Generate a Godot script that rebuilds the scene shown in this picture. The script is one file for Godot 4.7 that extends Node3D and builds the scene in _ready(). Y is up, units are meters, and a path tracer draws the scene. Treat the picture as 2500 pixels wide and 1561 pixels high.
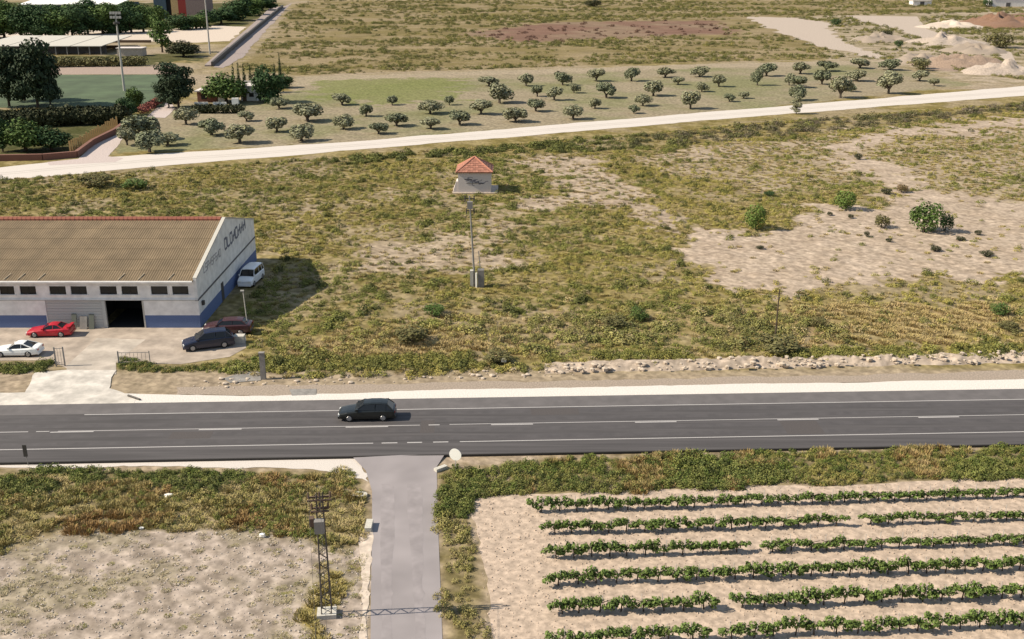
extends Node3D
# An aerial view over a road, a scrubby plot with a transformer hut, a warehouse, an olive grove and vines. Units are metres; +x is along the road, -z is away from the camera.

var used := {}
var rng := RandomNumberGenerator.new()
var n1 := FastNoiseLite.new()
var n2 := FastNoiseLite.new()
var n3 := FastNoiseLite.new()
var M := {}

# ---------------------------------------------------------------- naming and tagging
func numbered(called: String) -> String:
	if not used.has(called):
		used[called] = 0
		return called
	used[called] += 1
	return "%s_%03d" % [called, used[called]]

func tag(o: Node, label: String, category: String, group := "", kind := "") -> Node:
	o.set_meta("label", label)
	if category != "":
		o.set_meta("category", category)
	if group != "":
		o.set_meta("group", group)
	if kind != "":
		o.set_meta("kind", kind)
	return o

func base(called: String, label: String, category: String, at: Vector3, turn := 0.0, group := "") -> Node3D:
	var o := Node3D.new()
	o.name = numbered(called)
	add_child(o)
	o.position = at
	o.rotation.y = turn
	tag(o, label, category, group)
	return o

func put(called: String, mesh: Mesh, m: Material, parent: Node = self) -> MeshInstance3D:
	var o := MeshInstance3D.new()
	o.name = numbered(called) if parent == self else called
	o.mesh = mesh
	o.material_override = m
	parent.add_child(o, true)
	return o

# ---------------------------------------------------------------- mesh helpers
func st() -> SurfaceTool:
	var s := SurfaceTool.new()
	s.begin(Mesh.PRIMITIVE_TRIANGLES)
	s.set_smooth_group(-1)
	return s

func done(s: SurfaceTool) -> ArrayMesh:
	s.generate_normals()
	return s.commit()

func tri(s: SurfaceTool, a: Vector3, b: Vector3, c: Vector3) -> void:
	s.add_vertex(a); s.add_vertex(b); s.add_vertex(c)

func quad(s: SurfaceTool, a: Vector3, b: Vector3, c: Vector3, d: Vector3) -> void:
	tri(s, a, b, c)
	tri(s, a, c, d)

func box(s: SurfaceTool, lo: Vector3, hi: Vector3) -> void:
	hexa(s, [Vector3(lo.x, lo.y, hi.z), Vector3(hi.x, lo.y, hi.z), Vector3(hi.x, lo.y, lo.z), Vector3(lo.x, lo.y, lo.z),
		Vector3(lo.x, hi.y, hi.z), Vector3(hi.x, hi.y, hi.z), Vector3(hi.x, hi.y, lo.z), Vector3(lo.x, hi.y, lo.z)])

func hexa(s: SurfaceTool, p: Array) -> void:   # 0-3 bottom front-left, front-right, back-right, back-left; 4-7 the same on top
	quad(s, p[0], p[4], p[5], p[1])
	quad(s, p[1], p[5], p[6], p[2])
	quad(s, p[2], p[6], p[7], p[3])
	quad(s, p[3], p[7], p[4], p[0])
	quad(s, p[4], p[7], p[6], p[5])
	quad(s, p[0], p[1], p[2], p[3])

func bar(s: SurfaceTool, a: Vector3, b: Vector3, w: float) -> void:   # a square bar
	tube(s, a, b, w * 0.7, w * 0.7, 4)

func tube(s: SurfaceTool, a: Vector3, b: Vector3, r0: float, r1: float, n := 8, caps := true) -> void:
	var d := (b - a).normalized()
	var u := d.cross(Vector3(0.31, 0.2, 0.93) if absf(d.y) > 0.9 else Vector3.UP).normalized()
	var v := d.cross(u)
	for i in n:
		var t0 := TAU * (i + 0.5) / n
		var t1 := TAU * (i + 1.5) / n
		var c0 := u * cos(t0) + v * sin(t0)
		var c1 := u * cos(t1) + v * sin(t1)
		quad(s, a + c0 * r0, a + c1 * r0, b + c1 * r1, b + c0 * r1)
		if caps:
			tri(s, b, b + c0 * r1, b + c1 * r1)
			tri(s, a, a + c1 * r0, a + c0 * r0)

func boxmesh(lo: Vector3, hi: Vector3) -> ArrayMesh:
	var s := st()
	box(s, lo, hi)
	return done(s)

# a flat sheet whose outline is broken up at random
func sheet_mesh(poly: Array, y: float, jitter := 0.0, step := 1.0) -> ArrayMesh:
	var out := PackedVector2Array()
	var n := poly.size()
	for i in n:
		var a: Vector2 = poly[i]
		var b: Vector2 = poly[(i + 1) % n]
		var l := a.distance_to(b)
		var k := maxi(1, int(l / step)) if jitter > 0.0 else 1
		var nor := (b - a).orthogonal().normalized()
		for j in k:
			var p := a.lerp(b, float(j) / k)
			if jitter > 0.0 and j > 0:
				p += nor * jitter * (n2.get_noise_2d(p.x * 6.0, p.y * 6.0) * 2.2 + n1.get_noise_2d(p.x * 40.0, p.y * 40.0))
			out.append(p)
	var idx := Geometry2D.triangulate_polygon(out)
	var s := st()
	for i in range(0, idx.size(), 3):
		var t := [out[idx[i]], out[idx[i + 1]], out[idx[i + 2]]]
		var cw: float = (t[1] - t[0]).cross(t[2] - t[0])
		if cw < 0.0:
			t = [t[0], t[2], t[1]]
		for q in t:
			s.add_vertex(Vector3(q.x, y, q.y))
	return done(s)

func sheet(called: String, poly: Array, y: float, m: Material, label: String, category: String, jitter := 0.0, step := 1.0) -> MeshInstance3D:
	var o := put(called, sheet_mesh(poly, y, jitter, step), m)
	tag(o, label, category, "", "structure")
	return o

# leaves spread through lobes; each lobe is [centre, radii]. Vertex colours carry leaf tones.
func leaves(lobes: Array, count: int, size: float, sd: int, tone := 0.25, inner := 0.55, droop := 0.0) -> ArrayMesh:
	var r := RandomNumberGenerator.new()
	r.seed = sd
	var s := SurfaceTool.new()
	s.begin(Mesh.PRIMITIVE_TRIANGLES)
	s.set_smooth_group(-1)
	var total := 0.0
	for l in lobes:
		total += l[1].x * l[1].z + l[1].x * l[1].y
	for l in lobes:
		var c: Vector3 = l[0]
		var rad: Vector3 = l[1]
		var k := int(count * (rad.x * rad.z + rad.x * rad.y) / total)
		var lt := 1.0 + r.randf_range(-tone, tone) * 0.6
		for i in k:
			var d := Vector3(r.randfn(), r.randfn(), r.randfn()).normalized()
			var lump := 0.86 + 0.3 * n1.get_noise_3d(d.x * 60.0 + sd * 7.0, d.y * 60.0, d.z * 60.0 + c.x * 11.0)
			var p := c + d * rad * lump * lerpf(inner, 1.0, sqrt(r.randf()))
			var nor := (d + Vector3(r.randfn(), r.randfn(), r.randfn()) * 0.55 + Vector3(0, 0.35, 0)).normalized()
			var u := nor.cross(Vector3(r.randfn(), r.randfn() - droop, r.randfn())).normalized()
			var v := nor.cross(u)
			var h := size * r.randf_range(0.6, 1.3)
			var t := clampf(lt + r.randf_range(-tone, tone), 0.3, 1.6)
			s.set_color(Color(t * r.randf_range(0.92, 1.08), t, t * r.randf_range(0.8, 1.1)))
			var a := p - u * h * 0.5
			var b := p + v * h * 0.33 + nor * h * 0.08
			var e := p + u * h * 0.5
			var f := p - v * h * 0.33 + nor * h * 0.08
			s.add_vertex(a); s.add_vertex(b); s.add_vertex(e)
			s.add_vertex(a); s.add_vertex(e); s.add_vertex(f)
	s.generate_normals()
	return s.commit()

func blades(count: int, spread: float, h: float, w: float, sd: int) -> ArrayMesh:
	var r := RandomNumberGenerator.new()
	r.seed = sd
	var s := SurfaceTool.new()
	s.begin(Mesh.PRIMITIVE_TRIANGLES)
	s.set_smooth_group(-1)
	for i in count:
		var a := r.randf() * TAU
		var d := Vector3(cos(a), 0, sin(a))
		var p := d * spread * sqrt(r.randf())
		var top := p + d * r.randf_range(0.05, 0.5) * h + Vector3(0, h * r.randf_range(0.5, 1.0), 0)
		var sd2 := Vector3(-d.z, 0, d.x).rotated(Vector3.UP, r.randf_range(-1, 1)) * w
		var t := r.randf_range(0.75, 1.25)
		s.set_color(Color(t, t, t * r.randf_range(0.85, 1.1)))
		var mid := p.lerp(top, 0.55) + Vector3(0, h * 0.12, 0)
		tri(s, p - sd2, mid - sd2 * 0.8, mid + sd2 * 0.8)
		tri(s, p - sd2, mid + sd2 * 0.8, p + sd2)
		tri(s, mid - sd2 * 0.8, top, mid + sd2 * 0.8)
	s.generate_normals()
	return s.commit()

# ---------------------------------------------------------------- materials
func lin(r: float, g: float, b: float) -> Color:
	return Color(r, g, b).linear_to_srgb()

func noise_tex(freq: float, lo: float, octaves := 5, sd := 1, px := 512) -> NoiseTexture2D:
	var t := NoiseTexture2D.new()
	var f := FastNoiseLite.new()
	f.noise_type = FastNoiseLite.TYPE_SIMPLEX_SMOOTH
	f.frequency = freq
	f.fractal_octaves = octaves
	f.fractal_gain = 0.6
	f.seed = sd
	t.width = px
	t.height = px
	t.seamless = true
	t.noise = f
	var g := Gradient.new()
	g.set_color(0, Color(lo, lo, lo))
	g.set_color(1, Color(1, 1, 1))
	t.color_ramp = g
	return t

func mat(called: String, c: Color, rough := 0.9, tex: Texture2D = null, scale := 0.1, metal := 0.0) -> StandardMaterial3D:
	var m := StandardMaterial3D.new()
	m.resource_name = called
	m.albedo_color = c
	m.roughness = rough
	m.metallic = metal
	m.cull_mode = BaseMaterial3D.CULL_DISABLED
	if tex:
		m.albedo_texture = tex
		m.uv1_triplanar = true
		m.uv1_world_triplanar = true
		m.uv1_scale = Vector3(scale, scale, scale)
	M[called] = m
	return m

func leaf_mat(called: String, c: Color) -> StandardMaterial3D:
	var m := mat(called, c, 0.75)
	m.vertex_color_use_as_albedo = true
	m.metallic_specular = 0.3
	m.backlight = Color(0.25, 0.28, 0.1)
	return m

func make_materials() -> void:
	var grain := noise_tex(0.024, 0.64, 6, 3, 1024)
	var fine := noise_tex(0.05, 0.78, 4, 5)
	var grime := noise_tex(0.012, 0.86, 6, 21)
	var soft := noise_tex(0.012, 0.86, 3, 15)
	var blotch := noise_tex(0.008, 0.72, 5, 9)
	var g := mat("ground", Color(1, 1, 1), 1.0, grain, 0.04)
	g.vertex_color_use_as_albedo = true
	g.metallic_specular = 0.15
	var a := mat("asphalt", lin(0.088, 0.08, 0.082), 0.85, blotch, 0.05)
	a.uv1_scale = Vector3(0.012, 0.3, 0.3)
	mat("edge_shade_dirt", lin(0.03, 0.027, 0.025), 1.0)  # dark dirt and the road edge's shadow put into one colour
	mat("paint_line", lin(0.50, 0.475, 0.47), 0.8, fine, 0.5)
	var sr := mat("side_asphalt", lin(0.285, 0.257, 0.262), 0.9, soft, 0.03)
	mat("asphalt_track", lin(0.074, 0.067, 0.069), 0.8, soft, 0.1)
	mat("asphalt_patch", lin(0.082, 0.071, 0.070), 0.9, fine, 0.3)
	mat("rut", lin(0.54, 0.485, 0.435), 1.0, fine, 0.2)
	mat("asphalt_worn", lin(0.125, 0.114, 0.115), 0.9, soft, 0.08)
	mat("path_grey", lin(0.33, 0.27, 0.25), 1.0, fine, 0.05)
	mat("dust", lin(0.22, 0.205, 0.20), 0.95, fine, 0.2)
	mat("side_worn", lin(0.279, 0.251, 0.256), 0.9, soft, 0.1)
	mat("white_gravel", lin(0.66, 0.60, 0.55), 1.0, fine, 0.4)
	mat("shoulder", lin(0.72, 0.67, 0.62), 1.0, fine, 0.25)
	mat("shoulder_dirt", lin(0.42, 0.34, 0.27), 1.0, grain, 0.2)
	mat("yard_concrete", lin(0.47, 0.39, 0.32), 0.95, blotch, 0.08)
	mat("drive_concrete", lin(0.54, 0.47, 0.40), 0.95, blotch, 0.07)
	mat("apron_concrete", lin(0.66, 0.61, 0.55), 0.95, blotch, 0.1)
	mat("grey_concrete", lin(0.30, 0.28, 0.26), 0.95, blotch, 0.2)
	mat("pale_concrete", lin(0.58, 0.55, 0.49), 0.95, fine, 0.3)
	mat("vine_soil", lin(0.60, 0.47, 0.365), 1.0, grain, 0.055)
	mat("turf", lin(0.08, 0.12, 0.058), 1.0, blotch, 0.02)
	mat("pitch_dirt", lin(0.36, 0.27, 0.22), 1.0, fine, 0.05)
	mat("sand_pale", lin(0.62, 0.52, 0.43), 1.0, fine, 0.06)
	mat("road_pale", lin(0.56, 0.46, 0.38), 1.0, grain, 0.05)
	mat("red_soil", lin(0.29, 0.165, 0.105), 1.0, grain, 0.06)
	mat("pink_soil", lin(0.38, 0.275, 0.205), 1.0, grain, 0.06)
	mat("lane_paving", lin(0.55, 0.46, 0.43), 0.95, fine, 0.1)
	mat("white_wall", lin(0.88, 0.85, 0.82), 0.9, grime, 0.11)
	mat("grey_wall", lin(0.82, 0.81, 0.79), 0.9, grime, 0.11)
	mat("blue_paint", lin(0.12, 0.18, 0.36), 0.8, fine, 0.4)
	mat("shutter", lin(0.58, 0.58, 0.56), 0.7, fine, 0.5)
	mat("roof_brown", lin(0.235, 0.178, 0.108), 0.95, blotch, 0.07)
	mat("ridge_tile", lin(0.30, 0.10, 0.065), 0.9, fine, 0.6)
	mat("roof_strap", lin(0.36, 0.30, 0.22), 0.9)
	mat("dark_line", lin(0.10, 0.095, 0.095), 0.9)
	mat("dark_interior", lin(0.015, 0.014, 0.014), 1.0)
	mat("window_dark", lin(0.008, 0.0075, 0.0075), 0.3)
	mat("sign_grey", lin(0.34, 0.33, 0.34), 0.8)
	mat("sign_blue", lin(0.13, 0.14, 0.18), 0.8)
	mat("steel", lin(0.22, 0.21, 0.20), 0.6)
	mat("steel_dark", lin(0.05, 0.045, 0.04), 0.7)
	mat("steel_pale", lin(0.42, 0.40, 0.37), 0.6)
	mat("steel_brown", lin(0.09, 0.075, 0.065), 0.8)
	mat("rust", lin(0.10, 0.065, 0.048), 0.9)
	mat("hut_wall", lin(0.74, 0.67, 0.64), 0.95, fine, 0.4)
	mat("hut_tile", lin(0.43, 0.19, 0.13), 0.9, fine, 0.9)
	mat("hut_tile_hip", lin(0.55, 0.24, 0.16), 0.9, fine, 0.9)
	mat("graffiti", lin(0.15, 0.14, 0.17), 0.9)
	mat("white_paint", lin(0.84, 0.83, 0.78), 0.5)
	mat("plastic_white", lin(0.80, 0.78, 0.72), 0.6)
	mat("stone_pale", lin(0.58, 0.48, 0.38), 1.0, fine, 0.7)
	mat("stone_grey", lin(0.44, 0.38, 0.33), 1.0)
	mat("wood", lin(0.20, 0.13, 0.08), 0.9, fine, 1.0)
	mat("bark", lin(0.09, 0.065, 0.045), 1.0, fine, 1.0)
	mat("bark_grey", lin(0.13, 0.105, 0.08), 1.0, fine, 1.0)
	mat("red_wall", lin(0.23, 0.105, 0.075), 0.95, fine, 0.3)
	mat("slat_gold", lin(0.42, 0.27, 0.11), 0.9)
	mat("tyre", lin(0.012, 0.012, 0.012), 0.9)
	mat("rim", lin(0.32, 0.32, 0.33), 0.35, null, 0.1, 0.6)
	mat("car_glass", lin(0.012, 0.014, 0.016), 0.06)
	mat("headlight", lin(0.75, 0.75, 0.72), 0.1)
	mat("taillight", lin(0.35, 0.02, 0.015), 0.2)
	mat("car_trim", lin(0.015, 0.015, 0.015), 0.6)
	mat("panel_yellow", lin(0.62, 0.42, 0.20), 0.8, fine, 0.05)
	mat("panel_red", lin(0.36, 0.04, 0.03), 0.8, fine, 0.05)
	mat("panel_grey", lin(0.30, 0.22, 0.20), 0.8, fine, 0.05)
	mat("panel_blue", lin(0.06, 0.10, 0.14), 0.8, fine, 0.05)
	mat("sheet_green", lin(0.10, 0.11, 0.09), 0.8)
	leaf_mat("leaf_olive", lin(0.25, 0.25, 0.16))
	leaf_mat("leaf_olive_dark", lin(0.185, 0.20, 0.125))
	leaf_mat("leaf_pine", lin(0.035, 0.055, 0.028))
	leaf_mat("leaf_green", lin(0.085, 0.135, 0.035))
	leaf_mat("leaf_bright", lin(0.13, 0.19, 0.045))
	leaf_mat("leaf_deep", lin(0.045, 0.085, 0.03))
	leaf_mat("leaf_cypress", lin(0.05, 0.07, 0.03))
	leaf_mat("leaf_hedge", lin(0.045, 0.05, 0.022))
	leaf_mat("leaf_hedge_olive", lin(0.14, 0.13, 0.055))
	leaf_mat("leaf_red", lin(0.25, 0.085, 0.07))
	leaf_mat("leaf_vine", lin(0.115, 0.165, 0.042))
	leaf_mat("leaf_bush_dark", lin(0.055, 0.06, 0.03))
	leaf_mat("leaf_bush_dry", lin(0.22, 0.16, 0.09))
	leaf_mat("leaf_mass", Color(1, 1, 1))

func paint(c: Color) -> StandardMaterial3D:
	var m := mat("car_paint", c, 0.35)
	m.clearcoat_enabled = true
	m.clearcoat = 0.4
	m.clearcoat_roughness = 0.12
	return m

# ---------------------------------------------------------------- what grows where
# soft outlines on the ground, in metres
func pk(a: Array) -> PackedVector2Array:
	return PackedVector2Array(a)

var plot: PackedVector2Array
var bares: Array = []
var dry_zone: PackedVector2Array
var verge_near_a: PackedVector2Array
var verge_near_b: PackedVector2Array
var fallow: PackedVector2Array
var strip_a: PackedVector2Array
var strip_b: PackedVector2Array
var far_field: PackedVector2Array
var grove: PackedVector2Array
var brown_field: PackedVector2Array
var dark_edge: PackedVector2Array

func make_zones() -> void:
	plot = pk([Vector2(-103.73, -170.40), Vector2(-86.37, -177.51), Vector2(-60.53, -186.36), Vector2(-35.30, -196.06), Vector2(16.47, -219.66), Vector2(66.34, -244.04), Vector2(129.55, -272.55), Vector2(184.87, -297.53), Vector2(67.34, -93.68), Vector2(48.39, -93.90), Vector2(27.42, -93.46), Vector2(8.35, -93.90), Vector2(3.06, -90.48), Vector2(-8.06, -89.25), Vector2(-21.73, -88.85), Vector2(-26.72, -90.48), Vector2(-25.28, -95.93), Vector2(-30.73, -113.22), Vector2(-33.33, -132.82), Vector2(-36.54, -146.82), Vector2(-74.51, -151.40), Vector2(-93.26, -151.92)])
	bares = [
		[pk([Vector2(22.00, -138.16), Vector2(28.36, -142.01), Vector2(33.96, -141.09), Vector2(41.08, -146.32), Vector2(44.59, -152.72), Vector2(40.95, -158.22), Vector2(50.34, -159.65), Vector2(54.33, -154.06), Vector2(64.83, -175.43), Vector2(63.99, -188.30), Vector2(61.51, -195.21), Vector2(69.03, -194.38), Vector2(68.51, -172.04), Vector2(75.72, -154.06), Vector2(90.53, -139.27), Vector2(81.35, -119.70), Vector2(60.50, -120.56), Vector2(48.96, -119.36), Vector2(38.76, -118.35), Vector2(31.77, -113.99), Vector2(24.32, -114.78), Vector2(22.37, -123.20)]), 0.94],
		[pk([Vector2(-2.42, -195.21), Vector2(13.45, -199.51), Vector2(18.97, -175.43), Vector2(24.38, -146.32), Vector2(21.59, -139.27), Vector2(17.30, -152.72), Vector2(12.21, -159.65), Vector2(0.56, -154.06), Vector2(-1.36, -159.65), Vector2(7.96, -165.63), Vector2(6.52, -182.57)]), 0.82],
		[pk([Vector2(63.11, -213.52), Vector2(64.37, -189.49), Vector2(65.15, -170.40), Vector2(78.52, -160.23), Vector2(102.68, -159.65), Vector2(87.93, -134.91), Vector2(71.10, -143.90), Vector2(63.91, -159.65), Vector2(60.89, -172.04), Vector2(59.53, -191.09)]), 0.95],
		[pk([Vector2(-19.15, -132.82), Vector2(-14.61, -136.62), Vector2(-6.42, -141.55), Vector2(-0.05, -132.82), Vector2(-1.60, -125.02), Vector2(-6.63, -122.31), Vector2(-16.75, -122.31)]), 0.62],
		[pk([Vector2(-22.93, -172.04), Vector2(-21.62, -172.71), Vector2(-15.90, -159.65), Vector2(-18.64, -161.11)]), 0.7],
		[pk([Vector2(62.57, -210.09), Vector2(81.32, -231.24), Vector2(118.37, -247.95), Vector2(152.51, -260.42), Vector2(139.19, -236.57), Vector2(110.52, -230.66), Vector2(79.20, -219.66), Vector2(63.57, -202.17)]), 0.96],
		[pk([Vector2(21.23, -197.77), Vector2(41.12, -211.55), Vector2(63.54, -213.52), Vector2(61.64, -206.76), Vector2(38.59, -197.77), Vector2(26.99, -193.55)]), 0.7],
		[pk([Vector2(-1.31, -154.06), Vector2(1.18, -152.72), Vector2(-1.20, -139.27), Vector2(-4.36, -130.79), Vector2(-5.18, -139.27)]), 0.6],
		[pk([Vector2(36.86, -188.30), Vector2(44.96, -172.04), Vector2(38.71, -162.59), Vector2(34.49, -175.43)]), 0.45],
		[pk([Vector2(75.24, -194.38), Vector2(95.97, -198.63), Vector2(78.26, -159.65), Vector2(74.05, -172.04)]), 0.55],
		[pk([Vector2(-72.20, -146.32), Vector2(-22.98, -123.20), Vector2(-16.73, -130.79), Vector2(-15.82, -114.78), Vector2(-22.47, -104.60), Vector2(-26.95, -113.22)]), 0.25],
		[pk([Vector2(21.23, -197.77), Vector2(40.85, -210.09), Vector2(80.37, -228.38), Vector2(117.77, -246.63), Vector2(148.56, -253.35), Vector2(93.10, -154.06), Vector2(76.97, -156.81), Vector2(61.58, -172.04), Vector2(45.07, -175.43), Vector2(31.54, -178.93)]), 0.5],
		[pk([Vector2(-34.31, -159.65), Vector2(-31.73, -159.65), Vector2(-25.69, -126.89), Vector2(-30.72, -130.79)]), 0.3]]
	dry_zone = pk([Vector2(-23.56, -93.68), Vector2(-18.96, -99.48), Vector2(-9.28, -104.60), Vector2(13.00, -107.34), Vector2(56.13, -110.95), Vector2(73.65, -110.95), Vector2(66.82, -99.48), Vector2(50.64, -98.87), Vector2(11.92, -97.32), Vector2(-8.41, -93.68), Vector2(-20.06, -92.06)])
	verge_near_a = pk([Vector2(-47.47, -71.14), Vector2(-37.98, -71.01), Vector2(-22.89, -70.87), Vector2(-11.56, -70.46), Vector2(-10.27, -67.24), Vector2(-9.29, -60.42), Vector2(-11.10, -59.40), Vector2(-14.28, -61.91), Vector2(-22.22, -62.29), Vector2(-29.66, -61.91), Vector2(-32.71, -59.40), Vector2(-40.25, -58.40)])
	verge_near_b = pk([Vector2(-5.06, -71.14), Vector2(2.85, -72.67), Vector2(39.66, -74.70), Vector2(52.49, -75.45), Vector2(49.72, -70.80), Vector2(37.44, -69.80), Vector2(2.36, -67.11), Vector2(-2.41, -66.74), Vector2(-2.60, -62.01), Vector2(-1.43, -49.77), Vector2(-3.72, -49.77), Vector2(-4.65, -59.91), Vector2(-5.20, -66.62)])
	fallow = pk([Vector2(-40.53, -58.90), Vector2(-32.94, -59.91), Vector2(-29.81, -62.29), Vector2(-13.85, -62.56), Vector2(-11.18, -59.91), Vector2(-9.33, -59.91), Vector2(-7.79, -48.66), Vector2(-34.73, -48.66)])
	strip_a = pk([Vector2(-36.96, -93.68), Vector2(-30.63, -91.95), Vector2(-25.74, -92.81), Vector2(-24.09, -94.23), Vector2(-22.08, -90.48), Vector2(-26.67, -90.27), Vector2(-35.95, -90.90)])
	strip_b = pk([Vector2(-55.91, -93.02), Vector2(-47.89, -92.81), Vector2(-43.05, -92.38), Vector2(-41.88, -90.48), Vector2(-44.33, -90.07), Vector2(-54.46, -90.27)])
	far_field = pk([Vector2(-89.21, -352.69), Vector2(-98.06, -422.32), Vector2(-158.62, -814.86), Vector2(-149.65, -871.88), Vector2(401.82, -871.88), Vector2(152.40, -322.85), Vector2(135.93, -373.28), Vector2(125.68, -391.51), Vector2(71.87, -379.17), Vector2(26.86, -366.17), Vector2(-66.93, -336.54)])
	grove = pk([Vector2(-75.82, -202.17), Vector2(-84.34, -234.17), Vector2(-85.33, -267.88), Vector2(-60.62, -297.53), Vector2(-66.03, -331.86), Vector2(26.37, -359.31), Vector2(70.79, -373.28), Vector2(125.22, -385.24), Vector2(128.68, -352.69), Vector2(132.71, -312.24), Vector2(49.04, -254.73), Vector2(-37.92, -211.55)])
	brown_field = pk([Vector2(-25.73, -511.03), Vector2(20.40, -598.26), Vector2(114.79, -613.15), Vector2(105.88, -511.03), Vector2(54.55, -490.51), Vector2(6.95, -462.57)])
	dark_edge = pk([Vector2(-35.16, -195.21), Vector2(16.32, -217.58), Vector2(65.68, -241.50), Vector2(128.12, -269.42), Vector2(123.38, -258.97), Vector2(61.14, -223.94), Vector2(23.78, -206.76), Vector2(15.23, -202.17), Vector2(-2.50, -202.17), Vector2(-33.99, -188.30)])

func inside(p: Vector2, poly: PackedVector2Array) -> bool:
	return Geometry2D.is_point_in_polygon(p, poly)

func warp(p: Vector2, amp: float) -> Vector2:
	return p + Vector2(n1.get_noise_2d(p.x * 14.0, p.y * 14.0), n1.get_noise_2d(p.x * 14.0 + 900.0, p.y * 14.0)) * amp * 2.2

func bareness(p: Vector2) -> float:
	var q := warp(p, 2.4 if p.y > -220.0 else 5.0)
	var b := 0.0
	for z in bares:
		if inside(q, z[0]):
			b = maxf(b, z[1])
	return b

func mix3(a: Vector3, b: Vector3, t: float) -> Vector3:
	return a.lerp(b, clampf(t, 0.0, 1.0))

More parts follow.
